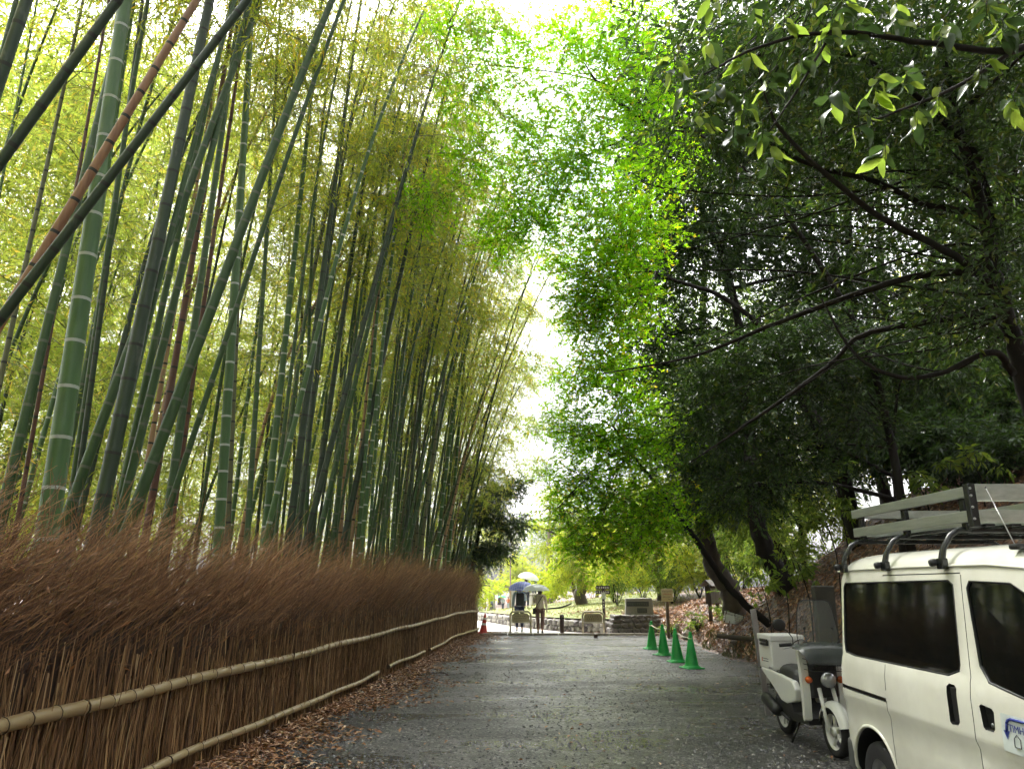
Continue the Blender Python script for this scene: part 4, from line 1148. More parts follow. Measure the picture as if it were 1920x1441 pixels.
# fallen leaves caught in the brush top
n = 170
y = rng.random(n) * 16 + 4.5
Pc = np.stack([np.interp(y, FY, FX) + .12 + .1 * rng.random(n), y, 1.0 + rng.random(n) * .95], 1)
V, Fc = blades(Pc, rng.normal(size=(n, 3)), rng.normal(size=(n, 3)), .06 + .06 * rng.random(n), .02, .2)
b_ = LeafBag(); b_.add(V, Fc, np.repeat(.7 + .3 * rng.random(n), 2))
M['orange_leaf'] = twig_mat('orange_leaf', [(0, (.2, .07, .02)), (.8, (.34, .14, .04)), (1, (.42, .22, .09))], .5)
tag(link('caught_leaves', b_.mesh('caught_leaves', [M['orange_leaf']]), fence), kind='stuff')

# loose stones of the road
n = 23000
y = 4.6 + rng.random(n) ** 1.7 * 15
x = np.interp(y, FY, FX) + .4 + rng.random(n) * 8.0
ok = (x < XF - .05) & (np.abs(x / y) < .75)
x, y = x[ok], y[ok]; n = len(x)
sz = .006 + .013 * rng.random(n) ** 2
oct_v = np.array([[1, 0, 0], [0, 1, 0], [-1, 0, 0], [0, -1, 0], [0, 0, 1.]])
V = oct_v[None] * (sz[:, None, None] * (.7 + .6 * rng.random((n, 5, 1)))) * np.array([1.2, 1.2, .8])
an = rng.random(n) * 6.28
ca, sa = np.cos(an)[:, None], np.sin(an)[:, None]
V = np.stack([V[..., 0] * ca - V[..., 1] * sa, V[..., 0] * sa + V[..., 1] * ca, V[..., 2]], -1)
V += np.stack([x, y, ground_z(x, y) + .006], 1)[:, None, :]
Fc = (np.arange(n)[:, None, None] * 5 + np.array([[0, 1, 4], [1, 2, 4], [2, 3, 4], [3, 0, 4]])[None]).reshape(-1, 3)
tag(link('gravel', np_mesh('gravel', V.reshape(-1, 3), [Fc], [M['pebble']], rnd=np.repeat(rng.random(n), 4))), 'loose dark grey gravel strewn over the road', 'gravel', None, 'stuff')

# grass on the lawn and moss on the cut edge of the bank
def tufts(name, X, Y, h, m, label):
    n = len(X)
    Z = ground_z(X, Y)
    D = rng.normal(size=(n, 3)) * .45 + np.array([0, 0, 1.])
    V, Fc = blades(np.stack([X, Y, Z], 1), D, rng.normal(size=(n, 3)), h * (.5 + rng.random(n)), .012 + .01 * rng.random(n), .05, .3)
    b = LeafBag(); b.add(V, Fc, np.repeat(rng.random(n), 2))
    return tag(link(name, b.mesh(name, [M[m]])), label, 'grass', None, 'stuff')
n = 7000
y = 28.6 + rng.random(n) ** 1.3 * 22; x = np.interp(y, WY, WX) + .4 + rng.random(n) * 9
tufts('lawn_grass', x, y, .10, 'grass_blade', 'short yellow green grass on the lawn behind the low wall')
n = 7000
y = 8 + rng.random(n) * 16; x = XF + .12 * np.sin(y * .9) + .05 * np.sin(y * 2.7) + rng.random(n) * .34
clump_ = np.sin(y * 2.2) + np.sin(y * 5.1 + 1) * .6 + rng.normal(size=n) * .4
ok = clump_ > .1
tufts('bank_moss', x[ok], y[ok], .09, 'moss', 'moss and grass hanging on the cut edge of the right bank')

# ------------------------------------------------------------------ metals and paints
M['van_paint'] = mat('cream_van_paint', (.77, .77, .68), .24, c2=(.62, .615, .535), scale=2.2, coat=.5, spec=.5)
M['van_glass'] = mat('dark_tinted_glass', (.003, .0035, .0035), .04, c2=(.004, .005, .004), spec=.45)
M['black_plastic'] = mat('black_plastic', (.012, .012, .012), .45, bmp=.1)
M['black_paint'] = mat('black_gloss_paint', (.01, .012, .011), .25)
M['rubber'] = mat('tyre_rubber', (.014, .014, .014), .8, bmp=.3)
M['steel'] = mat('steel', (.48, .48, .47), .35, 1., bmp=.05)
M['alu'] = mat('wet_aluminium', (.50, .53, .48), .28, .75, c2=(.36, .39, .34), scale=14, vec_scale=(1, .3, 3))
M['white_paint'] = mat('white_paint', (.70, .71, .66), .3, c2=(.63, .64, .59), scale=3, coat=.3)
M['white_plastic'] = mat('white_plastic', (.68, .68, .64), .4, c2=(.62, .62, .58), scale=4)
M['bumper_grey'] = mat('grey_bumper_plastic', (.07, .075, .07), .5)  # plain grey plastic of the rear bumper
M['orange_lens'] = mat('orange_lens', (.62, .12, .02), .15)
M['lamp_glass'] = mat('lamp_glass', (.55, .57, .57), .08, .6)
M['blue_ink'] = mat('blue_ink', (.03, .05, .28), .5)
M['dark_ink'] = mat('dark_ink', (.03, .03, .05), .5)
M['red_ink'] = mat('red_ink', (.5, .05, .03), .5)
M['magnet'] = mat('magnet_sheet', (.62, .68, .66), .35)

# ------------------------------------------------------------------ van (nose towards the camera)
VX, VYR = 2.6 + .7375, 6.35                # centre line, rear end
van = empty('parked_van', (VX, VYR, 0), 0, 'cream kei van with black roof rack parked at the right edge', 'van')
SIDE = [(.24, .655), (.27, .69), (.33, .71), (.45, .7185), (.62, .7215), (.755, .7205), (.80, .7375), (.83, .7375), (1.02, .730), (1.10, .716), (1.13, .706), (1.66, .662), (1.735, .652), (1.765, .64),
        (1.80, .618), (1.835, .58), (1.86, .52), (1.878, .40), (1.888, .22), (1.89, 0.)]
def side_x(z):
    return float(np.interp(z, [a for a, _ in SIDE], [b for _, b in SIDE]))
U_ = [0, .012, .04, .10, .2, .4, .7, 1.0, 1.3, 1.6, 1.8, 2.0, 2.2, 2.4, 2.55, 2.68, 2.80, 2.92, 3.04, 3.16, 3.26, 3.33, 3.38, 3.395]
ZR = [1.74, 1.79, 1.83, 1.862, 1.88, 1.888, 1.89, 1.89, 1.89, 1.888, 1.886, 1.882, 1.876, 1.862, 1.84, 1.79, 1.64, 1.47, 1.30, 1.13, 1.02, .95, .88, .80]
WS = [.955, .972, .985, .996, 1, 1, 1, 1, 1, 1, 1, 1, 1, 1, 1, .998, .995, .99, .985, .975, .955, .93, .90, .87]
mb = MB()
V, Fq = [], []
npf = len(SIDE)
prof_n = 2 * npf - 1
for u, zr, ws in zip(U_, ZR, WS):
    row = []
    for z, x in SIDE:
        if z > .83: z = .83 + (z - .83) * (zr - .83) / (1.89 - .83) if zr > .83 else .80 + (z - .83) * .02
        row.append((x * ws, z))
    full = [(-x, z) for x, z in row] + [(x, z) for x, z in reversed(row[:-1])]
    V += [(x, -u, z) for x, z in full]
for i in range(len(U_) - 1):
    for k in range(prof_n - 1):
        Fq.append((i * prof_n + k, i * prof_n + k + 1, (i + 1) * prof_n + k + 1, (i + 1) * prof_n + k))
    Fq.append((i * prof_n + prof_n - 1, i * prof_n, (i + 1) * prof_n, (i + 1) * prof_n + prof_n - 1))
Fq.append(tuple(range(prof_n))); Fq.append(tuple(reversed([(len(U_) - 1) * prof_n + k for k in range(prof_n)])))
mb.add(V, Fq, 0, True)
body = mb.build('body', [M['van_paint'], M['black_plastic']], van)

WIN1 = [(.12, 1.13), (.10, 1.20), (.115, 1.62), (.14, 1.652), (1.60, 1.668), (1.655, 1.64), (1.675, 1.19), (1.66, 1.15), (1.55, 1.115), (.30, 1.115)]
WIN2 = [(1.875, 1.20), (1.80, 1.62), (1.83, 1.662), (2.20, 1.65), (2.42, 1.55), (2.72, 1.22), (2.75, 1.10), (2.70, 1.05), (2.30, 1.07), (1.95, 1.12)]
def cutter(polys, holes_round, lines):
    cm = MB()
    for s in (-1, 1):
        for poly, depth in polys:
            n = len(poly)
            cx = sum(p[0] for p in poly) / n; cz = sum(p[1] for p in poly) / n
            V = [(s * (side_x(z) - depth), -u, z) for u, z in poly] + [(s * (side_x(z) + .1), -(cx + (u - cx) * 1.12), cz + (z - cz) * 1.12) for u, z in poly]
            F = [tuple(range(n)), tuple(reversed(range(n, 2 * n)))] + [(i, n + i, n + (i + 1) % n, (i + 1) % n) for i in range(n)]
            cm.add(V, F)
        for pts, wd, depth in lines:
            for (u0, z0), (u1, z1) in zip(pts[:-1], pts[1:]):
                d = math.hypot(u1 - u0, z1 - z0); nu, nz = -(z1 - z0) / d * wd / 2, (u1 - u0) / d * wd / 2
                q = [(u0 + nu, z0 + nz), (u1 + nu, z1 + nz), (u1 - nu, z1 - nz), (u0 - nu, z0 - nz)]
                V = [(s * (side_x(z) - depth), -u, z) for u, z in q] + [(s * (side_x(z) + .05), -u, z) for u, z in q]
                cm.add(V, [(0, 1, 2, 3), (7, 6, 5, 4)] + [(i, 4 + i, 4 + (i + 1) % 4, (i + 1) % 4) for i in range(4)])
        for u, z, r_, depth in holes_round:
            Mx = Matrix.Translation((s * (.7385 + .1), -u, z)) @ Matrix.Rotation(R(90), 4, 'Y')
            cm.lathe([(r_, -(depth + .1) if s > 0 else -.2), (r_, .2 if s > 0 else depth + .1)], 32, M=Mx, caps=True)
    return cm
def boolean(o, cm):
    c = cm.build('cut', [M['black_plastic']])
    c.parent = o.parent
    md = o.modifiers.new('b', 'BOOLEAN'); md.operation = 'DIFFERENCE'; md.object = c; md.solver = 'EXACT'; md.use_self = True
    bpy.context.view_layer.update()
    dg = bpy.context.evaluated_depsgraph_get()
    me = bpy.data.meshes.new_from_object(o.evaluated_get(dg))
    o.modifiers.clear()
    if len(me.polygons) > 50: o.data = me
    bpy.data.objects.remove(c)
GR = .007
boolean(body, cutter([(WIN1, .014), (WIN2, .014)], [(.45, .29, .345, .22), (2.88, .29, .335, .22)], []))
boolean(body, cutter([([(1.555, .862), (1.545, 1.05), (1.57, 1.068), (1.625, 1.065), (1.645, 1.05), (1.655, .875), (1.635, .855), (1.575, .850)], .045),
                      ([(1.885, .885), (1.865, .99), (1.885, 1.0), (1.975, .99), (1.99, .975), (1.985, .89), (1.97, .875), (1.90, .875)], .03)], [],
                     [([(.775, .30), (.775, .86)], GR, .012), ([(.775, .93), (.775, 1.10)], GR, .012), ([(1.80, .30), (1.795, .9), (1.745, 1.70)], GR, .012),
                      ([(.04, .875), (.77, .865)], .028, .022), ([(.775, 1.705), (1.74, 1.71)], GR, .010), ([(2.79, .34), (2.80, 1.0)], GR, .012), ([(.79, .33), (1.79, .33)], GR, .01)]))
bpy.data.objects[body.name].data.polygons.foreach_set('use_smooth', [False] * len(body.data.polygons))
body.data.polygons.foreach_set('use_smooth', [p.area > 2e-5 and abs(p.normal.y) < .98 for p in body.data.polygons])
try:
    body.data.set_sharp_from_angle(angle=R(28))
except Exception:
    pass
for s in (-1, 1):
    for poly, nm in ((WIN1, 'side_window'), (WIN2, 'front_door_window')):
        g = MB(); n = len(poly)
        V = [(s * (side_x(z) - .010), -u, z) for u, z in poly] + [(s * (side_x(z) - .03), -u, z) for u, z in poly]
        g.add(V, [tuple(range(n)), tuple(reversed(range(n, 2 * n)))] + [(i, n + i, n + (i + 1) % n, (i + 1) % n) for i in range(n)])
        w = g.build(nm, M['van_glass'], van)
        fr = MB()
        pts = [Vector((s * (side_x(z) - .006), -u, z)) for u, z in poly]
        fr.tube(pts + pts[:1], .007, 6, caps=False)
        fr.build('window_seal', M['black_plastic'], w)
    gt = MB(); gt.tube([(s * .652, -u, z) for u, z in ((.01, 1.742), (.3, 1.752), (1.2, 1.756), (2.0, 1.752), (2.45, 1.72), (2.66, 1.60))], .008, 6)
    gt.build('roof_gutter', M['van_paint'], van)
    hd = MB()
    hd.rbox((s * .716 - .012, -1.648, .865), (s * .716 - .004, -1.586, 1.055), .004) if s < 0 else hd.rbox((s * .716 + .004, -1.648, .865), (s * .716 + .012, -1.586, 1.055), .004)
    hd.build('slide_door_handle', M['black_plastic'], van)
    fh = MB(); fh.rbox((s * .700 - .008, -1.975, .945), (s * .700 + .008, -1.88, .992), .004)
    fh.build('door_pull', M['black_plastic'], van)
    lk = MB(); lk.lathe([(0, -.003), (.011, -.003), (.011, .003), (0, .003)], 14, M=Matrix.Translation((s * (side_x(.905) - .026), -1.925, .90)) @ Matrix.Rotation(R(90), 4, 'Y'))
    lk.build('door_lock', M['steel'], van)
    rl = MB(); rl.tube([(s * .706, -.05, .876), (s * .706, -.765, .866)], .006, 6); rl.build('door_rail', M['steel'], van)
    # arch lips and wheels
    for uc in (.45, 2.88):
        lip = MB()
        lip.tube([(s * (side_x(max(.25, .29 + .352 * math.sin(a))) - .004), -uc - .352 * math.cos(a), .29 + .352 * math.sin(a)) for a in np.linspace(R(-5), R(185), 22)], .014, 6)
        lip.build('wheel_arch', M['van_paint'], van)
        wh = empty('wheel', (s * .625, -uc, .27)); wh.parent = van
        Rm = Matrix.Rotation(R(90), 4, 'Y')
        ty = MB(); ty.lathe([(.155, -.065), (.22, -.072), (.262, -.06), (.270, -.04), (.270, .04), (.262, .06), (.22, .072), (.155, .065)], 36, M=Rm)
        ty.build('tyre', M['rubber'], wh)
        rm = MB(); rm.lathe([(.158, -.06), (.15, -.03), (.11, -.02), (.09, -.05), (.04, -.055), (0, -.055)] if s < 0 else [(.158, .06), (.15, .03), (.11, .02), (.09, .05), (.04, .055), (0, .055)], 28, M=Rm)
        rm.build('rim', M['steel'], wh)
# magnet sheet on the front door
sg = MB()
pts_m = [(2.05, .74), (2.05, .985), (2.62, .985), (2.62, .74)]
sg.add([(-(side_x(z) + .003), -u, z) for u, z in [(2.05, .835), (2.05, .985), (2.62, .985), (2.62, .835)]], [(0, 1, 2, 3)])
sg.add([(-(side_x(z) + .003), -u, z) for u, z in [(2.05, .80), (2.05, .835), (2.62, .835), (2.62, .80)]], [(0, 1, 2, 3)])
mg = sg.build('magnet_sign', M['magnet'], van)
def on_side(me, u, z, parent, name, s=-1):
    # text plane: local x runs towards the nose, local y up
    o = link(name, me, parent)
    o.matrix_local = Matrix(((0, 0, -1, -(side_x(z) + .006)), (-1, 0, 0, -u), (0, 1, 0, z), (0, 0, 0, 1)))
    return o
on_side(text_mesh('TIMHERM', .052, M['blue_ink']), 2.115, .905, mg, 'lettering')
ar = MB()
xx = lambda z: -(side_x(z) + .006)
path = [(2.30, .966), (2.14, .966), (2.115, .958), (2.10, .94), (2.095, .90)]
for (u0, z0), (u1, z1) in zip(path[:-1], path[1:]):
    ar.tube([(xx(z0), -u0, z0), (xx(z1), -u1, z1)], .007, 6)
ar.add([(xx(.9), -2.068, .905), (xx(.9), -2.122, .905), (xx(.87), -2.094, .862)], [(0, 1, 2)])
ar.build('arrow', M['blue_ink'], mg)
hm = MB()
for a, b in (((2.15, .835), (2.15, .875)), ((2.15, .875), (2.175, .897)), ((2.175, .897), (2.20, .875)), ((2.20, .875), (2.20, .835)), ((2.20, .835), (2.15, .835))):
    hm.tube([(xx(a[1]), -a[0], a[1]), (xx(b[1]), -b[0], b[1])], .0022, 4)
hm.build('house_emblem', M['dark_ink'], mg)
on_side(text_mesh('TEL', .03, M['dark_ink']), 2.25, .83, mg, 'lettering')
# nose: windscreen, bumper, lamps; tail: gate window, lamps, bumper
ws = MB()
def nose_pt(x, z):
    u = float(np.interp(-z, [-1.79, -1.64, -1.47, -1.30, -1.13, -1.02], [2.68, 2.80, 2.92, 3.04, 3.16, 3.26]))
    return (x, -u - .012, z + .006)
ws.add([nose_pt(-.60, 1.14), nose_pt(.60, 1.14), nose_pt(.63, 1.30), nose_pt(.60, 1.62), nose_pt(.54, 1.74), nose_pt(-.54, 1.74), nose_pt(-.60, 1.62), nose_pt(-.63, 1.30)], [(0, 1, 2, 7), (7, 2, 3, 6), (6, 3, 4, 5)])
ws.build('windscreen', M['van_glass'], van)
fb = MB(); fb.rbox((-.70, -3.44, .26), (.70, -3.26, .52), .05, 3); fb.build('front_bumper', M['van_paint'], van)
rb = MB(); rb.rbox((-.715, -.10, .26), (.715, .035, .50), .04, 3); rb.build('rear_bumper', M['bumper_grey'], van)
for s in (-1, 1):
    hl = MB(); hl.rbox((s * .53 - .10, -3.405, .68), (s * .53 + .10, -3.30, .84), .03, 2); hl.build('headlight', M['lamp_glass'], van)
    tl = MB(); tl.rbox((s * .62 - .05, -.02, .52), (s * .62 + .05, .03, .84), .012, 2); tl.build('tail_light', M['orange_lens'], van)
rw = MB(); rw.rbox((-.54, -.02, 1.14), (.54, .012, 1.62), .02, 2); rw.build('tailgate_window', M['van_glass'], van)
# roof rack
rack = empty('roof_rack', (VX, VYR, 0), 0, 'black roof rack with two aluminium side rails on the van roof', 'roof rack')
for uf in (.18, .87, 1.60):
    cb = MB(); cb.rbox((-.47, -uf - .02, 1.955), (.47, -uf + .02, 1.985), .006); cb.build('crossbar', M['black_paint'], rack)
    for s in (-1, 1):
        ft = MB()
        ft.tube([(s * .675, -uf, 1.735), (s * .672, -uf, 1.80), (s * .655, -uf, 1.86), (s * .60, -uf, 1.94), (s * .55, -uf, 1.972), (s * .46, -uf, 1.972)], [.022, .022, .02, .019, .018, .018], 8)
        ft.rbox((s * .675 - .02, -uf - .035, 1.735), (s * .675 + .02, -uf + .035, 1.80), .006)
        f_ = ft.build('rack_foot', M['black_paint'], rack)
        kn = MB(); kn.lathe([(0, -.022), (.02, -.022), (.024, -.012), (.024, .012), (.02, .022), (0, .022)], 12, M=Matrix.Translation((s * .705, -uf + .045, 1.775)) @ Matrix.Rotation(R(80), 4, 'Y'))
        kn.build('clamp_knob', M['black_plastic'], f_)
        po = MB(); po.rbox((s * .487 - .016, -uf - .03, 1.965), (s * .487 + .016, -uf + .03, 2.215), .006); po.build('rack_post', M['black_paint'], rack)
for s in (-1, 1):
    for z0, z1 in ((2.015, 2.085), (2.165, 2.232)):
        b_ = MB(); b_.rbox((s * .517 - .012, -1.70, z0), (s * .517 + .012, -.10, z1), .005)
        b_.build('side_rail', M['alu'], rack)
    lo = MB(); lo.tube([(s * .487, -.1, 1.985), (s * .487, -1.74, 1.985)], .011, 6); lo.build('lower_tube', M['black_paint'], rack)
    br = MB(); br.rbox((s * .515 - .024, -1.755, 1.98), (s * .515 + .024, -1.70, 2.245), .006)
    for z in (2.03, 2.10, 2.17, 2.215):
        br.lathe([(0, 0), (.008, 0), (.008, .006), (0, .006)], 8, 1, Matrix.Translation((s * .515 - .012, -1.755, z)) @ Matrix.Rotation(R(90), 4, 'X'))
    br.build('corner_bracket', [M['black_paint'], M['steel']], rack)
    dg_ = MB(); dg_.tube([(s * .487, -1.62, 2.06), (s * .487, -1.71, 2.17)], .012, 6); dg_.build('corner_brace', M['black_paint'], rack)
for u, z0, z1 in ((1.735, 2.005, 2.085), (1.735, 2.135, 2.242), (.09, 2.015, 2.085), (.09, 2.165, 2.232)):
    b_ = MB(); b_.rbox((-.49, -u - .012, z0), (.49, -u + .012, z1), .005); b_.build('end_rail', M['alu'], rack)
for k in range(6):
    x = -.40 + .16 * k
    sl = MB(); sl.rbox((x - .03, -1.70, 1.988), (x + .03, -.12, 2.004), .004); sl.build('deck_slat', M['black_paint'], rack)
# aluminium ladder lying on the rack
ldr = empty('ladder', (VX + .02, VYR, 2.006), 0, 'aluminium ladder lying flat inside the roof rack', 'ladder')
for s in (-1, 1):
    q = MB(); q.rbox((s * .19 - .014, -1.66, 0), (s * .19 + .014, -.16, .06), .005); q.build('stile', M['alu'], ldr)
for k in range(5):
    q = MB(); q.rbox((-.176, -1.52 + .3 * k - .014, .018), (.176, -1.52 + .3 * k + .014, .044), .005); q.build('rung', M['alu'], ldr)
an = MB(); an.rbox((-.6 - .03, -2.26, 1.825), (-.6 + .03, -2.18, 1.858), .012, 2)
an_o = an.build('antenna', M['black_plastic'], van)
wp = MB(); wp.tube([(-.60, -2.20, 1.85), (-.52, -1.90, 2.20)], [.003, .0018], 6); wp.lathe([(0, -.006), (.005, -.003), (.005, .003), (0, .006)], 8, 1, Matrix.Translation((-.52, -1.90, 2.20)))
wp.build('whip', [M['steel'], M['black_plastic']], an_o)

# ------------------------------------------------------------------ delivery scooter (nose towards the camera)
scoot = empty('delivery_scooter', (3.17, 8.62, 0), R(3), 'white delivery scooter with windscreen parked behind the van', 'scooter')
Ry = Matrix.Rotation(R(90), 4, 'Y')
for y, nm in ((-.62, 'front_wheel'), (.60, 'rear_wheel')):
    w = empty(nm, (0, y, .235)); w.parent = scoot
    t_ = MB(); t_.lathe([(.165, -.035), (.20, -.048), (.228, -.036), (.235, 0), (.228, .036), (.20, .048), (.165, .035)], 32, M=Ry); t_.build('tyre', M['rubber'], w)
    t_ = MB(); t_.lathe([(.17, -.034), (.158, -.03), (.152, 0), (.158, .03), (.17, .034)], 32, M=Ry)
    t_.lathe([(0, -.04), (.045, -.04), (.045, .04), (0, .04)], 14, M=Ry)
    for k in range(5):
        a = 2 * math.pi * k / 5
        t_.tube([(0, .04 * math.cos(a), .04 * math.sin(a)), (0, .155 * math.cos(a + .15), .155 * math.sin(a + .15))], [.02, .014], 6)
    t_.build('rim', M['white_paint'], w)
fk = MB()
for s in (-1, 1):
    fk.tube([(s * .075, -.62, .235), (s * .075, -.56, .42), (s * .07, -.48, .62)], [.018, .02, .022], 8)
fk.build('front_fork', M['white_paint'], scoot)
fd = MB()
arc = [(-.62 + .275 * math.cos(a), .235 + .275 * math.sin(a)) for a in np.linspace(R(15), R(165), 14)]
rows = []
for (y, z) in arc:
    for x, dz in ((-.068, -.05), (-.055, -.012), (-.03, .006), (0, .012), (.03, .006), (.055, -.012), (.068, -.05)):
        d = Vector((0, y + .62, z - .235)).normalized()
        rows.append((x, y + d.y * dz, z + d.z * dz))
fd.add(rows, [(i * 7 + k, i * 7 + k + 1, (i + 1) * 7 + k + 1, (i + 1) * 7 + k) for i in range(13) for k in range(6)], 0, True)
fd.build('front_fender', M['white_paint'], scoot)
# leg shield: two white side panels with a dark centre
for s in (-1, 1):
    p = MB()
    prof = [(-.40, .30), (-.44, .32), (-.455, .55), (-.44, .80), (-.40, .98), (-.36, 1.0), (-.37, .80), (-.39, .55), (-.385, .32)]
    p.prism(prof, s * .15, s * .225, 'x')
    p.build('leg_shield', M['white_paint'], scoot)
p = MB(); p.rbox((-.15, -.46, .52), (.15, -.36, .86), .03, 2); p.build('front_cowl', M['black_plastic'], scoot)
p = MB(); p.lathe([(0, .035), (.045, .03), (.07, .012), (.078, -.02), (.07, -.06), (0, -.07)], 24, M=Matrix.Translation((.02, -.53, .70)) @ Matrix.Rotation(R(90), 4, 'X'))
p.build('headlight', M['lamp_glass'], scoot)
for s in (-1, 1):
    p = MB(); p.lathe([(0, .03), (.028, .022), (.035, 0), (.03, -.03), (0, -.03)], 14, M=Matrix.Translation((s * .165, -.475, .70)) @ Matrix.Rotation(R(90), 4, 'X'))
    p.build('turn_signal', M['orange_lens'], scoot)
# basket under the apron
bk = MB()
for z in (.80, .85, .90):
    for a, b in (((-.19, -.66), (.19, -.66)), ((.19, -.66), (.19, -.42)), ((-.19, -.66), (-.19, -.42))):
        bk.tube([(a[0], a[1], z), (b[0], b[1], z)], .004, 5)
for k in range(10):
    bk.tube([(-.19 + .042 * k, -.66, .80), (-.19 + .042 * k, -.66, .92)], .003, 5)
bk.build('front_basket', M['black_paint'], scoot)
ap = MB()
rows = []
for x, dz in ((-.30, -.03), (-.26, .01), (-.16, .03), (0, .035), (.16, .03), (.26, .01), (.30, -.03)):
    rows += [(x, -.44, 1.03 + dz), (x * .98, -.58, 1.02 + dz * .7), (x * .9, -.685, .95 + dz * .4), (x * .82, -.70, .86 + .02 * math.sin(x * 21))]
ap.add(rows, [(i * 4 + k, i * 4 + k + 1, (i + 1) * 4 + k + 1, (i + 1) * 4 + k) for i in range(6) for k in range(3)], 0, True)
M['vinyl'] = mat('dark_wet_vinyl', (.03, .036, .033), .25, c2=(.055, .06, .055), scale=6, bmp=.4, bscale=9)
ap.build('handle_apron', M['vinyl'], scoot)
hb = MB(); hb.tube([(-.35, -.30, 1.02), (-.24, -.33, 1.03), (0, -.37, 1.0), (.24, -.33, 1.03), (.35, -.30, 1.02)], .012, 8); hb_o = hb.build('handlebar', M['steel'], scoot)
for s in (-1, 1):
    g = MB(); g.tube([(s * .37, -.29, 1.02), (s * .25, -.325, 1.03)], .018, 10); g.build('grip', M['rubber'], hb_o)
    g = MB(); g.tube([(s * .23, -.36, 1.02), (s * .30, -.385, 1.005), (s * .36, -.37, .99)], [.006, .006, .004], 6); g.build('brake_lever', M['steel'], hb_o)
    g = MB(); g.tube([(s * .24, -.34, 1.03), (s * .245, -.35, 1.10), (s * .30, -.36, 1.17), (s * .36, -.37, 1.20)], .005, 6)
    g.lathe([(0, -.012), (.05, -.012), (.062, -.004), (.062, .006), (.05, .012), (0, .012)], 20, M=Matrix.Translation((s * .385, -.37, 1.23)) @ Matrix.Rotation(R(90), 4, 'X') @ Matrix.Scale(1.15, 4, (1, 0, 0)))
    g.build('mirror', M['black_plastic'], scoot)
# clear windscreen, tapered, wet
def screen_mat():
    m, n, l, b = nt('wet_clear_screen')
    b.inputs['Base Color'].default_value = (.30, .32, .30, 1)
    b.inputs['Roughness'].default_value = .05
    b.inputs['Alpha'].default_value = .32
    f = noise(n, l, 70, 3)
    l.new(ramp(n, l, f, [(.42, (.14, .14, .14)), (.72, (.5, .5, .5))]), b.inputs['Alpha'])
    return m
M['screen'] = screen_mat()
ws = MB(); rows = []
for j, (z, w_) in enumerate(((1.03, .215), (1.12, .222), (1.25, .21), (1.38, .19), (1.45, .165), (1.48, .12))):
    for k in range(9):
        x = -w_ + 2 * w_ * k / 8
        rows.append((x, -.46 + .10 * (z - 1.03) + .35 * x * x * 2, z))
ws.add(rows, [(j * 9 + k, j * 9 + k + 1, (j + 1) * 9 + k + 1, (j + 1) * 9 + k) for j in range(5) for k in range(8)], 0, True)
ws_o = ws.build('windscreen', M['screen'], scoot)
ed = MB(); ring_ = [rows[j * 9] for j in range(6)] + rows[46:53] + [rows[j * 9 + 8] for j in range(5, -1, -1)]
ed.tube(ring_, .005, 6); ed.build('screen_rim', M['black_plastic'], ws_o)
for s_ in (-1, 1):
    cb_ = MB(); cb_.tube(smooth_path([(s_ * .26, -.33, 1.03), (s_ * .20, -.48, 1.09), (s_ * .08, -.50, .98), (s_ * .05, -.44, .84)], 5), .005, 5); cb_.build('brake_cable', M['black_plastic'], scoot)
npl = MB(); npl.rbox((-.09, .885, .50), (.09, .895, .60), .003); npl.build('number_plate', M['white_plastic'], scoot)
for s in (-1, 1):
    g = MB(); g.tube([(s * .13, -.43, 1.02), (s * .15, -.43, 1.20)], .006, 6)
    g.lathe([(0, -.01), (.013, -.01), (.013, .01), (0, .01)], 10, M=Matrix.Translation((s * .15, -.445, 1.20)) @ Matrix.Rotation(R(90), 4, 'X'))
    g.build('screen_stay', M['black_plastic'], ws_o)
# floor, seat, rear body
p = MB(); p.prism([(-.40, .26), (-.40, .32), (-.05, .33), (.12, .60), (.20, .60), (.20, .30), (.0, .24)], -.17, .17, 'x'); p.build('step_floor', M['black_plastic'], scoot)
st_ = MB(); rows = []
for y, z, w_ in ((-.10, .68, .07), (-.06, .73, .11), (.05, .755, .135), (.20, .765, .145), (.32, .78, .145), (.38, .76, .13)):
    for k in range(9):
        a = math.pi * k / 8
        rows.append((-w_ * math.cos(a), y, z - .10 + .10 * math.sin(a) ** .6))
st_.add(rows, [(j * 9 + k, j * 9 + k + 1, (j + 1) * 9 + k + 1, (j + 1) * 9 + k) for j in range(5) for k in range(8)], 0, True)
st_.add(rows[:9], [tuple(range(9))]); st_.add(rows[-9:], [tuple(range(9))])
M['seat_vinyl'] = mat('wet_seat_vinyl', (.012, .013, .013), .42, bmp=.2, bscale=15)
st_.build('seat', M['seat_vinyl'], scoot)
for s in (-1, 1):
    p = MB()
    prof = [(-.10, .44), (-.13, .56), (-.05, .64), (.20, .67), (.50, .69), (.80, .70), (.82, .67), (.58, .56), (.40, .47), (.28, .40), (.12, .385)]
    p.prism(prof, s * .10, s * .175, 'x')
    o_ = p.build('rear_body_panel', M['white_paint'], scoot)
    md = o_.modifiers.new('bev', 'BEVEL'); md.width = .02; md.segments = 2
    if s < 0:
        tt = link('lettering', text_mesh('BENLY', .035, M['dark_ink']), scoot)
        tt.matrix_local = Matrix(((0, 0, -1, -.178), (-1, .1, 0, .56), (-.1, 1, 0, .70), (0, 0, 0, 1)))
p = MB(); p.rbox((-.10, -.02, .22), (.10, .62, .42), .04, 2); p.build('engine', M['black_plastic'], scoot)
p = MB(); p.tube([(-.15, .12, .22), (-.17, .30, .27)], .018, 8); p.lathe([(0, -.2), (.05, -.2), (.065, -.15), (.068, .15), (.05, .2), (0, .2)], 16, M=Matrix.Translation((-.19, .52, .33)) @ Matrix.Rotation(R(-74), 4, 'X'))
p.build('muffler', M['black_plastic'], scoot)
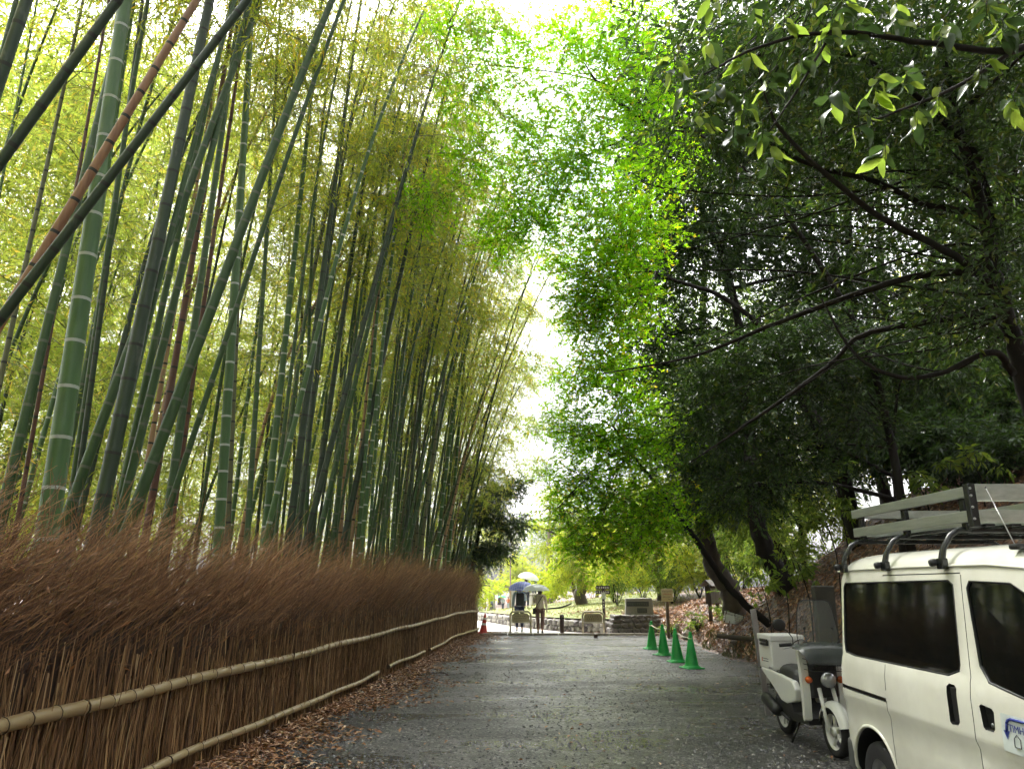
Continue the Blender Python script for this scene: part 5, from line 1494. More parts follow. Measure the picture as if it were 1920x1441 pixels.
p = MB(); p.rbox((-.07, .82, .45), (.07, .86, .62), .012); p.build('rear_fender', M['black_plastic'], scoot)
p = MB()
for s in (-1, 1): p.tube([(s * .15, .30, .68), (s * .15, .60, .682), (s * .15, .90, .682)], .010, 6)
for k in range(4): p.tube([(-.15, .42 + .15 * k, .686), (.15, .42 + .15 * k, .686)], .008, 6)
p.build('carrier', M['black_paint'], scoot)
p = MB(); p.tube([(-.06, .05, .25), (-.20, .02, .02)], .012, 6); p.build('side_stand', M['black_paint'], scoot)
# delivery box
bx = empty('delivery_box', (3.17 - .01, 8.62 + .66, .69), R(3), 'white lidded delivery box on the scooter carrier', 'box')
bx.scale = (.9, .9, .9)
q = MB(); q.rbox((-.215, -.22, 0), (.215, .22, .36), .02, 2); q.build('case', M['white_plastic'], bx)
q = MB(); q.rbox((-.228, -.233, .345), (.228, .233, .425), .018, 2); q.build('lid', M['white_plastic'], bx)
q = MB(); q.rbox((-.245, -.15, .29), (-.214, .10, .37), .008, 2); q.box((-.252, -.13, .32), (-.244, .08, .335), 1); q.build('latch', [M['black_plastic'], M['steel']], bx)
q = MB(); q.box((-.2165, .10, .085), (-.2152, .125, .135)); q.build('red_emblem', M['red_ink'], bx)
q = MB()
for k in range(2): q.box((-.2165, -.10, .12 - .03 * k), (-.2152, .085, .13 - .03 * k))
q.build('printed_lines', M['dark_ink'], bx)
# ------------------------------------------------------------------ cones
M['green_cone'] = mat('green_cone_plastic', (.008, .32, .05), .35, c2=(.012, .38, .07), scale=5)
M['red_cone'] = mat('red_cone_plastic', (.55, .05, .03), .4, c2=(.48, .04, .03), scale=5)
M['white_band'] = mat('white_band', (.75, .75, .72), .4)
def cone(loc, m, label, tilt=(0, 0), bands=False, h=.70, name='traffic_cone', group=None, rz=0.):
    root = empty(name, loc, rz, label, 'traffic cone', group)
    root.rotation_euler = (tilt[0], tilt[1], rz)
    q = MB(); q.rbox((-.19, -.19, 0), (.19, .19, .028), .012, 2); q.lathe([(.175, .028), (.17, .05), (.145, .055)], 28); q.build('base', m, root)
    def rr(z): return .138 - (.138 - .028) * (z - .05) / (h - .06)
    q = MB(); q.lathe([(rr(.05) + .004, .05), (rr(.08), .08), (rr(h * .5), h * .5), (rr(h - .06), h - .06), (.03, h - .05), (.032, h - .02), (.024, h), (0, h)], 28); q.build('body', m, root)
    if bands:
        for a, b in ((.30, .37), (.48, .55)):
            q = MB(); q.lathe([(rr(a) + .003, a), (rr(b) + .003, b)], 28); q.build('white_band', M['white_band'], root)
    return root
cone((3.62, 20.4, gz(3.62, 20.4) + .006), M['green_cone'], 'green traffic cone farthest from the camera in the row', (0, .01), group='green cones', rz=.2)
cone((3.60, 18.76, gz(3.6, 18.76) + .006), M['green_cone'], 'green traffic cone second from the far end of the row', (.01, -.02), group='green cones', rz=.5)
cone((3.58, 17.15, gz(3.58, 17.15) + .006), M['green_cone'], 'green traffic cone second nearest in the row', (.0, -.03), group='green cones', rz=.1)
cone((3.60, 15.9, gz(3.6, 15.9) + .006), M['green_cone'], 'green traffic cone nearest to the camera', (0, .01), group='green cones', rz=.3)
cone((-1.02, 27.7, gz(-1.02, 27.7) + .012), M['red_cone'], 'red and white banded cone at the end of the fence', (0, .10), True, name='banded_cone')
M['bar'] = mat('pale_plastic_bar', (.62, .58, .45), .4)
def cone_bar(a, b, label):
    q = MB(); q.tube([a, ((a[0] + b[0]) / 2, (a[1] + b[1]) / 2, (a[2] + b[2]) / 2 - .03), b], .013, 8)
    for e in (a, b):
        q.lathe([(.05, -.008), (.05, .008), (.038, .008), (.038, -.008), (.05, -.008)], 16, 0, Matrix.Translation((e[0], e[1], e[2] - .01)))
    tag(q.build('cone_bar', M['bar']), label, 'bar', 'bars between cones')
cone_bar((3.61, 17.15, .60), (3.60, 15.9, .585), 'pale bar joining the two nearest green cones')
cone_bar((3.62, 20.4, .60), (3.60, 18.76, .58), 'pale bar joining the two farthest green cones')

# ------------------------------------------------------------------ barriers, bollards
M['beige_metal'] = mat('worn_beige_paint', (.58, .51, .36), .45, c2=(.46, .39, .26), scale=7, bmp=.15)
M['beige_panel'] = mat('weathered_panel', (.44, .38, .24), .5, c2=(.34, .28, .17), scale=9, bmp=.2)
M['panel_mark'] = mat('dark_panel_mark', (.07, .05, .03), .6)
def barrier(x, y, label, rz):
    z = gz(x, y) + .008
    root = empty('road_barrier', (x, y, z), rz, label, 'barrier', 'beige arch barriers')
    w, h, r_ = .36, .76, .14
    pts = [(-w, 0, -.05), (-w, 0, h - r_)] + [(-w + r_ - r_ * math.cos(a), 0, h - r_ + r_ * math.sin(a)) for a in np.linspace(.2, math.pi / 2, 6)]
    pts += [(-p[0], 0, p[2]) for p in reversed(pts)]
    q = MB(); q.tube(pts, .034, 10); q.build('arch_tube', M['beige_metal'], root)
    q = MB(); q.tube([(-w, 0, .40), (w, 0, .40)], .018, 8); q.build('crossbar', M['beige_metal'], root)
    q = MB(); q.prism([(-.31, .425), (-.31, .62), (-.24, .705), (.24, .705), (.31, .62), (.31, .425)], -.008, .008, 'y'); pn = q.build('panel', M['beige_panel'], root)
    q = MB()
    for row, z0 in enumerate((.60, .53)):
        for k in range(5 if row == 0 else 6):
            x0 = -.16 + .075 * k if row == 0 else -.2 + .075 * k
            q.box((x0 - .012, -.0115, z0 - .018), (x0 + .004, -.0088, z0 + .018)); q.box((x0 + .004, -.0115, z0 - .002), (x0 + .016, -.0088, z0 + .012))
    for k in range(3): q.box((-.06 + .06 * k, -.0115, .455), (-.045 + .06 * k, -.0088, .48))
    tag(q.build('panel_marks', M['panel_mark'], pn), kind='stuff')
barrier(.30, 27.4, 'left beige arch barrier in front of the walking couple', .03)
barrier(2.78, 26.8, 'right beige arch barrier beside the stone platform', -.04)
M['dark_wood'] = mat('dark_stained_wood', (.045, .025, .018), .6, c2=(.07, .04, .03), scale=10, bmp=.3, vec_scale=(1, 1, .2))
z = gz(1.73, 27.1)
q = MB(); q.lathe([(.075, -.1), (.075, .62), (.07, .65), (.05, .675), (0, .68)], 16)
bo = tag(link('bollard', q.mesh('bollard', [M['dark_wood']]), None, (1.73, 27.1, z)), 'dark brown round bollard between the two barriers', 'bollard')
q = MB(); q.lathe([(.0755, 0), (.078, .01), (.078, .04), (.0755, .05)], 16); q.build('cap_ring', M['black_paint'], bo, (0, 0, .52))
q = MB(); q.rbox((-.055, -.055, -.05), (.055, .055, .13), .012); q.rbox((-.07, -.07, -.05), (.07, .07, .02), .008)
tag(link('stub_post', q.mesh('stub_post', [M['dark_wood']]), None, (2.62, 24.6, gz(2.62, 24.6))), 'short cut-off post standing in the gravel before the right barrier', 'post')
# flush edging strip that closes the gravel
q = MB()
for k in range(7):
    x0 = -1.0 + .86 * k
    q.rbox((x0, 26.55, -.05), (x0 + .84, 26.68, .022), .008)
tag(q.build('road_edging', mat('edging_stone', (.34, .30, .25), .6, bmp=.3)), kind='structure')

# ------------------------------------------------------------------ stone work
def rock_mesh(name, seed, m, sub=2, jag=.22):
    r = random.Random(seed)
    bm = bmesh.new()
    bmesh.ops.create_icosphere(bm, subdivisions=sub, radius=1)
    ph = [r.uniform(0, 6.28) for _ in range(6)]
    for v in bm.verts:
        c = v.co
        f = 1 + jag * (math.sin(c.x * 2.3 + ph[0]) * math.cos(c.y * 2.1 + ph[1]) + .5 * math.sin(c.z * 4 + ph[2] + c.x * 3))
        v.co = Vector([max(-.82, min(.82, x * f)) for x in c])
    me = bpy.data.meshes.new(name); bm.to_mesh(me); bm.free()
    me.materials.append(m)
    return me
M['stone_dark'] = mat('dark_stone', (.075, .062, .055), .55, c2=(.16, .14, .125), scale=2.5, bmp=.5, bscale=12)
M['stone_pale'] = mat('pale_stone', (.25, .23, .19), .6, c2=(.42, .39, .34), scale=2.5, bmp=.4, bscale=12)
M['mortar'] = mat('mortar', (.24, .22, .19), .8, bmp=.4)
ROCK_D = [rock_mesh('stone', i, M['stone_dark']) for i in range(5)]
ROCK_P = [rock_mesh('stone', 10 + i, M['stone_pale']) for i in range(5)]
plat = empty('stone_platform', (4.2, 26.8, 0), 0, 'battered platform of dark rubble stones carrying the monument', 'platform')
q = MB()
q.add([(-.83, .02, -.1), (.95, .02, -.1), (.95, 1.2, -.1), (-.83, 1.2, -.1), (-.66, .16, .55), (.88, .16, .55), (.88, 1.2, .55), (-.66, 1.2, .55)],
      [(3, 2, 1, 0), (4, 5, 6, 7), (0, 1, 5, 4), (1, 2, 6, 5), (2, 3, 7, 6), (3, 0, 4, 7)])
q.build('mortar_core', M['mortar'], plat)
rs = random.Random(3)
zc = .07
for row in range(4):
    hh = (.19, .17, .15, .12)[row]
    lean = .14 * (zc / .55)
    x = -.82 + .16 * zc / .55
    xe = .93 - .06 * row
    while x < xe:
        w = rs.uniform(.19, .30)
        o_ = link('stone', rs.choice(ROCK_D), plat, (x + w / 2, .03 + lean, zc), (rs.uniform(-.2, .2), rs.uniform(-.4, .4), rs.uniform(-.3, .3)), (w * .58, .09, hh * .60))
        x += w * 1.0
    for k in range(4):   # left flank
        link('stone', rs.choice(ROCK_D), plat, (-.81 + .16 * zc / .55, .16 + .25 * k, zc), (rs.uniform(-.2, .2), 0, 1.57), (.14, .08, hh * .58))
    zc += hh * .98 + (-.01)
for k in range(8):
    link('stone', rs.choice(ROCK_P), plat, (-.58 + .2 * k, .30, .575), (0, 0, rs.uniform(0, 3)), (.12, .10, .03))
# a few pale boulders at its right foot
for i, (x, y, s, lab) in enumerate(((5.05, 25.6, .22, 'pale boulder at the right foot of the stone platform'), (5.2, 24.6, .16, 'small pale boulder behind the farthest green cone'), (5.25, 23.6, .2, 'wet boulder in the litter above the cones'), (5.3, 16.2, .13, 'wet stone on the bank edge near the scooter'), (5.15, 18.2, .12, 'wet stone on the bank edge beside the cones'))):
    tag(link('boulder', rock_mesh('boulder', 30 + i, M['stone_pale']), None, (x, y, gz(x, y) + s * .3), (rs.random(), rs.random(), rs.random() * 3), (s, s * .8, s * .6)), lab, 'boulder', 'boulders at the bank')
# monument
M['granite'] = mat('grey_granite', (.20, .19, .165), .5, c2=(.27, .26, .225), scale=30, bmp=.1)
M['plaque'] = mat('dark_plaque', (.028, .034, .03), .3, c2=(.045, .05, .045), scale=20)
mon = empty('stone_monument', (4.45, 27.3, .56), R(-4), 'grey granite block with two dark plaques on the stone platform', 'monument')
q = MB(); q.add([(-.49, -.2, 0), (.49, -.2, 0), (.49, .2, 0), (-.49, .2, 0), (-.46, -.13, .58), (.45, -.13, .60), (.45, .17, .60), (-.46, .17, .58)], [(3, 2, 1, 0), (4, 5, 6, 7), (0, 1, 5, 4), (1, 2, 6, 5), (2, 3, 7, 6), (3, 0, 4, 7)])
blk = q.build('block', M['granite'], mon)
md = blk.modifiers.new('bev', 'BEVEL'); md.width = .015; md.segments = 2
Mt = Matrix.Translation((0, -.205, 0)) @ Matrix.Rotation(R(-6.7), 4, 'X')
q = MB(); q.rbox((-.43, -.004, .32), (.33, .02, .48), .005, M=Mt); pl1 = q.build('plaque', M['plaque'], mon)
q = MB(); q.rbox((-.08, -.004, .10), (.26, .02, .26), .005, M=Mt); pl2 = q.build('plaque', M['plaque'], mon)
M['relief'] = mat('bronze_relief', (.10, .11, .09), .4)
q = MB()
for k in range(9):
    x0 = -.40 + .08 * k
    q.box((x0, -.009, .36), (x0 + .012, -.0045, .44), M=Mt); q.box((x0 - .012, -.009, .415), (x0 + .042, -.0045, .428), M=Mt); q.box((x0 + .025, -.009, .355), (x0 + .036, -.0045, .41), M=Mt); q.box((x0 - .01, -.009, .378), (x0 + .04, -.0045, .388), M=Mt)
q.build('raised_characters', M['relief'], pl1)
q = MB()
for k in range(6): q.box((-.06, -.009, .12 + .021 * k), (.23, -.0045, .13 + .021 * k), M=Mt)
q.build('raised_lines', M['relief'], pl2)

# low rubble wall along the lawn: every stone its own piece
wall = empty('rubble_wall', (0, 0, 0), 0, 'low rubble stone wall edging the lawn behind the couple', 'wall')
q = MB(); prev = None
wpts = [(4.0, 27.55)] + [(float(np.interp(y, WY, WX)), y) for y in np.concatenate([np.arange(28.2, 38, .5), np.arange(38, 58, 1.0)])]
wallp = []
for (x0, y0), (x1, y1) in zip(wpts[:-1], wpts[1:]):
    L_ = math.hypot(x1 - x0, y1 - y0)
    nx, ny = (y1 - y0) / L_, -(x1 - x0) / L_
    V = []
    for x, y in ((x0, y0), (x1, y1)):
        zz_ = gz(x - .3, y)
        V += [(x + .02 * nx, y + .02 * ny, zz_ - .1), (x + .02 * nx, y + .02 * ny, zz_ + .40), (x + .34 * nx, y + .34 * ny, zz_ + .42), (x + .34 * nx, y + .34 * ny, zz_ - .1)]
    q.add(V, [(0, 1, 5, 4), (1, 2, 6, 5), (2, 3, 7, 6)])
q.build('mortar_core', M['mortar'], wall)
cnt = 0
for row in range(2):
    i = 0; (x, y) = wpts[0]; carry = 0.
    dist = 0.
    for (x0, y0), (x1, y1) in zip(wpts[:-1], wpts[1:]):
        L_ = math.hypot(x1 - x0, y1 - y0); ang = math.atan2(y1 - y0, x1 - x0)
        s_ = carry
        while s_ < L_:
            w = rs.uniform(.20, .34) * (1 if y0 < 42 else 1.6)
            px_, py_ = x0 + (x1 - x0) * s_ / L_, y0 + (y1 - y0) * s_ / L_
            zz_ = gz(px_ - .3, py_)
            if cnt < 290:
                link('stone', rs.choice(ROCK_P if rs.random() < .62 else ROCK_D), wall, (px_ + .03 * math.sin(ang), py_ - .03 * math.cos(ang), zz_ + (.11 if row == 0 else .32) + rs.uniform(-.02, .02)),
                     (rs.uniform(-.3, .3), rs.uniform(-.3, .3), ang + rs.uniform(-.3, .3)), (w * .55, .13, rs.uniform(.11, .15)))
                cnt += 1
            s_ += w * 1.02
        carry = s_ - L_

# ------------------------------------------------------------------ signs
M['post_wood'] = mat('weathered_post', (.10, .075, .05), .7, c2=(.16, .12, .08), scale=12, bmp=.4, vec_scale=(1, 1, .15))
M['cream_board'] = mat('cream_board', (.62, .56, .32), .5, c2=(.56, .50, .28), scale=3)
p = at(1250, 1115, 24.6)
ys_ = empty('notice_sign', (p.x, p.y, gz(p.x, p.y)), R(3), 'cream yellow notice board on a wooden post in the litter', 'sign')
zb = at(1250, 1127, 24.6).z - gz(p.x, p.y); zt = at(1250, 1103, 24.6).z - gz(p.x, p.y)
q = MB(); q.rbox((-.045, -.03, -.15), (.045, .05, zb + .15), .008); q.build('post', M['post_wood'], ys_)
q = MB(); q.rbox((-.185, -.055, zb), (.185, -.032, zt), .006); bd = q.build('board', M['cream_board'], ys_)
hb_ = zt - zb
def dashes(rows, x0, x1, mk):
    q = MB()
    for z, a, b in rows:
        x = a
        while x < b:
            w = rs.uniform(.012, .022)
            q.box((x, -.0575, z - .011), (x + .005, -.0552, z + .011)); q.box((x, -.0575, z - .003), (x + w, -.0552, z + .003)); q.box((x + w * .7, -.0575, z - .011), (x + w * .7 + .004, -.0552, z + .009))
            x += w + .009
    return q
dashes([(zb + hb_ * .78, -.16, .15), (zb + hb_ * .36, -.12, .08), (zb + hb_ * .18, .02, .15)], 0, 0, 0).build('lettering', M['dark_ink'], bd)
dashes([(zb + hb_ * .58, -.13, .12)], 0, 0, 0).build('red_lettering', M['red_ink'], bd)
# brown direction sign
M['brown_board'] = mat('dark_brown_board', (.035, .02, .018), .5)
p = at(1131, 1106, 28.6)
zg = gz(p.x, p.y)
dsn = empty('direction_sign', (p.x, p.y, zg), R(-4), 'dark brown direction sign with two white lettered arrow boards', 'sign')
top = at(1131, 1097, 28.6).z - zg
q = MB(); q.rbox((-.05, -.03, -.15), (.05, .05, top), .008); ps = q.build('post', M['brown_board'], dsn)
for k in range(2):
    zc_ = top - .07 - .165 * k
    q = MB(); q.prism([(-.30, zc_), (-.24, zc_ - .07), (.24, zc_ - .07), (.24, zc_ + .07), (-.24, zc_ + .07)], -.055, -.032, 'y'); b_ = q.build('arrow_board', M['brown_board'], dsn)
    t_ = MB()
    for j in range(5):
        x0 = -.15 + .078 * j
        t_.box((x0, -.0585, zc_ - .035), (x0 + .011, -.0555, zc_ + .035)); t_.box((x0 - .014, -.0585, zc_ + .012), (x0 + .036, -.0555, zc_ + .022)); t_.box((x0 + .02, -.0585, zc_ - .035), (x0 + .03, -.0555, zc_ + .01)); t_.box((x0 - .014, -.0585, zc_ - .022), (x0 + .03, -.0555, zc_ - .013))
    t_.prism([(-.255, zc_), (-.215, zc_ - .03), (-.215, zc_ + .03)], -.0585, -.0555, 'y')
    t_.build('white_lettering', M['white_band'], b_)
q = MB(); q.rbox((-.075, -.056, top - .48), (.075, -.034, top - .255), .005); q.build('pale_notice', mat('pale_green_notice', (.50, .56, .44), .5), dsn)
q = MB()
for k in range(3): q.box((-.02, -.0335, top - .60 - .10 * k), (.02, -.0312, top - .56 - .10 * k))
q.build('white_dots', M['white_band'], dsn)
# wooden notice box with a small gabled roof
p = hit(1340, 1160, 12)
zg = gz(p.x, p.y)
nb_ = empty('notice_box', (p.x, p.y, zg), R(38), 'weathered wooden notice box with gabled lid on two posts', 'notice box')
M['grey_wood'] = mat('grey_weathered_wood', (.15, .14, .125), .7, c2=(.24, .225, .20), scale=8, bmp=.4, vec_scale=(1, 1, .2))
for s in (-1, 1):
    q = MB(); q.rbox((s * .17 - .04, -.04, -.15), (s * .17 + .04, .04, .95), .008); q.build('post', M['dark_wood'], nb_)
q = MB(); q.rbox((-.26, -.10, .42), (.26, .08, .92), .008); q.build('cabinet', M['dark_wood'], nb_)
q = MB(); q.rbox((-.235, -.115, .44), (.235, -.1005, .86), .004); q.build('notice_panel', M['grey_wood'], nb_)
for s in (-1, 1):
    q = MB(); q.prism([(0, 1.06), (s * .22, .90), (s * .22, .925), (0, 1.09)], -.32, .32, 'x'); q.build('roof_board', M['grey_wood'], nb_)
# slatted white crate and small card on the slope
p = hit(1375, 1172, 12)
cr = empty('slatted_crate', (p.x, p.y, gz(p.x, p.y) + .03), R(-24), 'white slatted crate tipped on the litter slope', 'crate')
cr.rotation_euler = (R(24), R(16), R(-20))
for k in range(4):
    q = MB(); q.rbox((-.26, -.01, .02 + .07 * k), (.26, .01, .075 + .07 * k), .004); q.build('slat', M['white_plastic'], cr)
for k in range(3):
    q = MB(); q.rbox((-.22 + .21 * k, -.02, .0), (-.20 + .21 * k, -.011, .30), .002); q.build('batten', M['dark_wood'], cr)
q = MB(); q.rbox((-.26, .012, .02), (.26, .16, .035), .004); q.build('bottom_board', M['white_plastic'], cr)
p = hit(1368, 1184, 12)
pc = empty('plant_label', (p.x, p.y, gz(p.x, p.y)), R(-10), 'small white card on a stake in front of the slatted crate', 'sign')
q = MB(); q.tube([(0, 0, -.1), (.02, 0, .25)], .012, 6); q.build('stake', M['post_wood'], pc)
q = MB(); q.rbox((-.11, -.02, .20), (.11, -.008, .40), .004, M=Matrix.Rotation(R(8), 4, 'Y') @ Matrix.Rotation(R(-20), 4, 'X')); q.build('card', M['white_band'], pc)
# log edging at the bank foot, metal post, white trunk lid behind the scooter
p = hit(1405, 1206, 9)
q = MB(); limb_mb(q, [(-.55, .5, .10, .05), (-.1, .1, .05, .055), (.5, -.5, 0, .05)], 5, 10)
tag(link('log', q.mesh('log', [M['bark']]), None, (p.x, p.y, gz(p.x, p.y) + .04), (0, 0, R(4))), 'wet log lying along the bank edge left of the scooter', 'log')
p = at(1428, 1180, 10.4)
q = MB(); q.rbox((-.035, -.02, -.05), (.035, .02, 1.32), .004)
mp_ = tag(link('metal_post', q.mesh('metal_post', [M['steel']]), None, (p.x, p.y, gz(p.x, p.y)), (0, R(-4), 0)), 'grey metal post leaning behind the delivery box', 'post')
p = at(1545, 1130, 10.5)
q = MB(); q.rbox((-.17, -.04, -.05), (.17, .04, 1.62), .02)
tag(link('board_post', q.mesh('board_post', [mat('mossy_dark_wood', (.022, .024, .014), .8, c2=(.045, .042, .026), scale=6, bmp=.5)]), None, (p.x, p.y, gz(p.x, p.y)), (0, 0, R(20))), 'mossy upright wooden board behind the scooter windscreen', 'board')

# ------------------------------------------------------------------ people
M['skin'] = mat('skin', (.50, .31, .22), .5)
M['hair'] = mat('dark_hair', (.02, .014, .011), .45)
def skin_mesh(name, verts, edges, m, parent, sub=1):
    me = bpy.data.meshes.new(name)
    me.from_pydata([v[:3] for v in verts], edges, [])
    o = bpy.data.objects.new(name, me); col.objects.link(o)
    md = o.modifiers.new('skin', 'SKIN'); md.use_smooth_shade = True
    for i, v in enumerate(verts):
        sv = me.skin_vertices[0].data[i]
        r_ = v[3]
        sv.radius = (r_, r_ * (v[4] if len(v) > 4 else 1.))
        sv.use_root = (i == 0)
    o.modifiers.new('sub', 'SUBSURF').levels = sub
    o.modifiers['sub'].render_levels = sub
    bpy.context.view_layer.update()
    dg = bpy.context.evaluated_depsgraph_get()
    nm = bpy.data.meshes.new_from_object(o.evaluated_get(dg))
    bpy.data.objects.remove(o)
    nm.materials.clear(); nm.materials.append(m)
    nm.polygons.foreach_set('material_index', [0] * len(nm.polygons))
    return link(name, nm, parent)
def chain(verts, edges, pts, root=None):
    prev = root
    for p in pts:
        verts.append(p); i = len(verts) - 1
        if prev is not None: edges.append((prev, i))
        prev = i
    return prev
def hand(V, E, wrist_i, w, d, side, grip):
    """palm, four fingers of unequal length and a thumb from the side of the palm"""
    w = Vector(w); d = Vector(d).normalized()
    lat = Vector((0, 1, 0)) if abs(d.y) < .8 else Vector((0, 0, 1))
    lat = (lat - d * lat.dot(d)).normalized(); nrm = d.cross(lat) * side
    palm = w + d * .075
    pi_ = chain(V, E, [(*(w + d * .035), .026, .7), (*palm, .030, .6)], wrist_i)
    for k, ln in enumerate((.068, .078, .072, .055)):
        b = palm + lat * (.033 - .022 * k)
        c = nrm * (.035 if grip else .010)
        chain(V, E, [(*(b + d * .02), .009), (*(b + d * (.02 + ln * .5) + c * .5), .0085), (*(b + d * (.02 + ln * (.55 if grip else 1)) + c * 1.3), .007)], pi_)
    tb = w + d * .03 + lat * .03
    chain(V, E, [(*tb, .011), (*(tb + d * .03 + lat * .02 + nrm * .01), .010), (*(tb + d * .055 + lat * .022 + nrm * .02), .008)], pi_ - 1)
def person(loc, rz, label, h, top_m, leg_m, shoe_m, stride=.14, arm_r='hold', arm_l='hang', hair_len=.10, detail=True, hold=(.14, .20, 1.12), coat=False, swing=.1, lean=.0):
    k = h / 1.72
    root = empty('person', loc, rz, label, 'person')
    def S(p): return (p[0] * k, p[1] * k, p[2] * k) + tuple(x * k if i == 0 else x for i, x in enumerate(p[3:]))
    V, E = [], []
    chain(V, E, [S((0, 0, .95, .125, .8))])
    neck = chain(V, E, [S((0, .0, 1.08, .118, .75)), S((0, .005, 1.25, .135, .72)), S((0, .0, 1.38, .12, .65)), S((0, .01, 1.46, .055)), S((0, .02, 1.53, .054)), S((0, .03, 1.60, .085, 1.1)), S((0, .03, 1.66, .078, 1.12)), S((0, .02, 1.71, .045, 1.1))], 0)
    hips = {}
    legs = []
    for s, f in ((-1, stride), (1, -stride)):
        kn = (s * .09, f * .55 + .035, .50)
        an = (s * .085, f - (.06 if f < 0 else 0), .085 + (.03 if f < 0 else 0))
        chain(V, E, [S((s * .095, 0, .88, .09)), S((s * .095, f * .3 + .01, .70, .078)), S((*kn, .058)), S((s * .088, (kn[1] + an[1]) / 2 - .012, .30, .052)), S((*an, .036)), S((an[0], an[1] + .10, .035, .036)), S((an[0], an[1] + .16, .03, .028))], 0)
        legs.append((s, f, kn, an))
    arms = []
    for s, mode in ((1, arm_r), (-1, arm_l)):
        sh = (s * .185, 0, 1.38)
        if mode == 'hold':
            wr = (s * hold[0], hold[1], hold[2]); el = (s * .25, .02, 1.13); d = (0, .1, 1)
        else:
            wr = (s * .26, .06 + swing * s, .86); el = (s * .235, -.02 + swing * .3 * s, 1.10); d = (0.02 * s, .12, -1)
        i = chain(V, E, [S((s * .10, 0, 1.39, .07)), S((*sh, .058)), S(((sh[0] + el[0]) / 2, (sh[1] + el[1]) / 2, (sh[2] + el[2]) / 2, .046)), S((*el, .040)), S(((wr[0] + el[0]) / 2, (wr[1] + el[1]) / 2, (wr[2] + el[2]) / 2, .036)), S((*wr, .025))], 3)
        if detail: hand(V, E, i, [c * k for c in wr], d, s, mode == 'hold')
        arms.append((s, sh, el, wr))
    skin_mesh('body', V, E, M['skin'], root)
    # clothes: shells a little outside the body
    V, E = [], []
    chain(V, E, [S((0, 0, 1.0, .150, .82))])
    tp = chain(V, E, [S((0, 0, 1.12, .145, .8)), S((0, .005, 1.27, .155, .76)), S((0, 0, 1.39, .130, .70)), S((0, .008, 1.455, .068))], 0)
    chain(V, E, [S((0, 0, .86 if not coat else .80, .155 if not coat else .165, .85))], 0)
    for s, sh, el, wr in arms:
        chain(V, E, [S((s * .11, 0, 1.385, .085)), S((*sh, .074)), S(((sh[0] + el[0]) / 2, (sh[1] + el[1]) / 2, (sh[2] + el[2]) / 2, .063)), S((*el, .058)), S((wr[0] + (el[0] - wr[0]) * .15, wr[1] + (el[1] - wr[1]) * .15, wr[2] + (el[2] - wr[2]) * .15, .043))], 2)
    skin_mesh('jacket', V, E, top_m, root)
    V, E = [], []
    chain(V, E, [S((0, 0, .93, .148, .84))])
    for s, f, kn, an in legs:
        chain(V, E, [S((s * .10, 0, .84, .108)), S((s * .098, f * .3 + .01, .68, .094)), S((*kn, .074)), S((s * .088, (kn[1] + an[1]) / 2 - .01, .30, .066)), S((an[0], an[1], an[2] + .05, .058))], 0)
    skin_mesh('trousers', V, E, leg_m, root)
    for s, f, kn, an in legs:
        V, E = [], []
        chain(V, E, [S((an[0], an[1] - .035, an[2] - .02, .045)), S((an[0], an[1] + .07, .045, .046)), S((an[0], an[1] + .17, .035, .036))])
        skin_mesh('shoe', V, E, shoe_m, root)
    q = MB()
    q.lathe([(0, .135), (.05, .13), (.09, .095), (.106, .04), (.102, -.02), (.090, -.02 - hair_len * .6), (.07, -.02 - hair_len), (.0, -.02 - hair_len)], 18, M=Matrix.Translation((0, .010 * k, 1.625 * k)) @ Matrix.Diagonal((.92 * k, 1.05 * k, k, 1)))
    for i, v in enumerate(q.v):     # keep the face clear
        if v[1] > .045 * k and v[2] < 1.66 * k: q.v[i] = (v[0] * .9, .045 * k, v[2])
    q.build('hair', M['hair'], root)
    if detail:
        for s in (-1, 1):
            e = MB(); e.lathe([(0, -.008), (.007, -.005), (.009, 0), (.007, .005), (0, .008)], 10, M=Matrix.Translation((s * .033 * k, .112 * k, 1.635 * k)) @ Matrix.Rotation(R(90), 4, 'X')); e.build('eye', M['dark_ink'], root)
            e = MB(); e.lathe([(0, -.03), (.012, -.02), (.016, 0), (.010, .022), (0, .03)], 10, M=Matrix.Translation((s * .088 * k, .025 * k, 1.625 * k))); e.build('ear', M['skin'], root)
        e = MB(); e.add([(-.014 * k, .110 * k, 1.60 * k), (.014 * k, .110 * k, 1.60 * k), (0, .138 * k, 1.602 * k), (0, .112 * k, 1.645 * k)], [(0, 1, 2), (0, 2, 3), (2, 1, 3), (0, 3, 1)]); e.build('nose', M['skin'], root)
        e = MB(); e.rbox((-.022 * k, .100 * k, 1.566 * k), (.022 * k, .112 * k, 1.574 * k), .003); e.build('mouth', M['red_ink'], root)
    return root
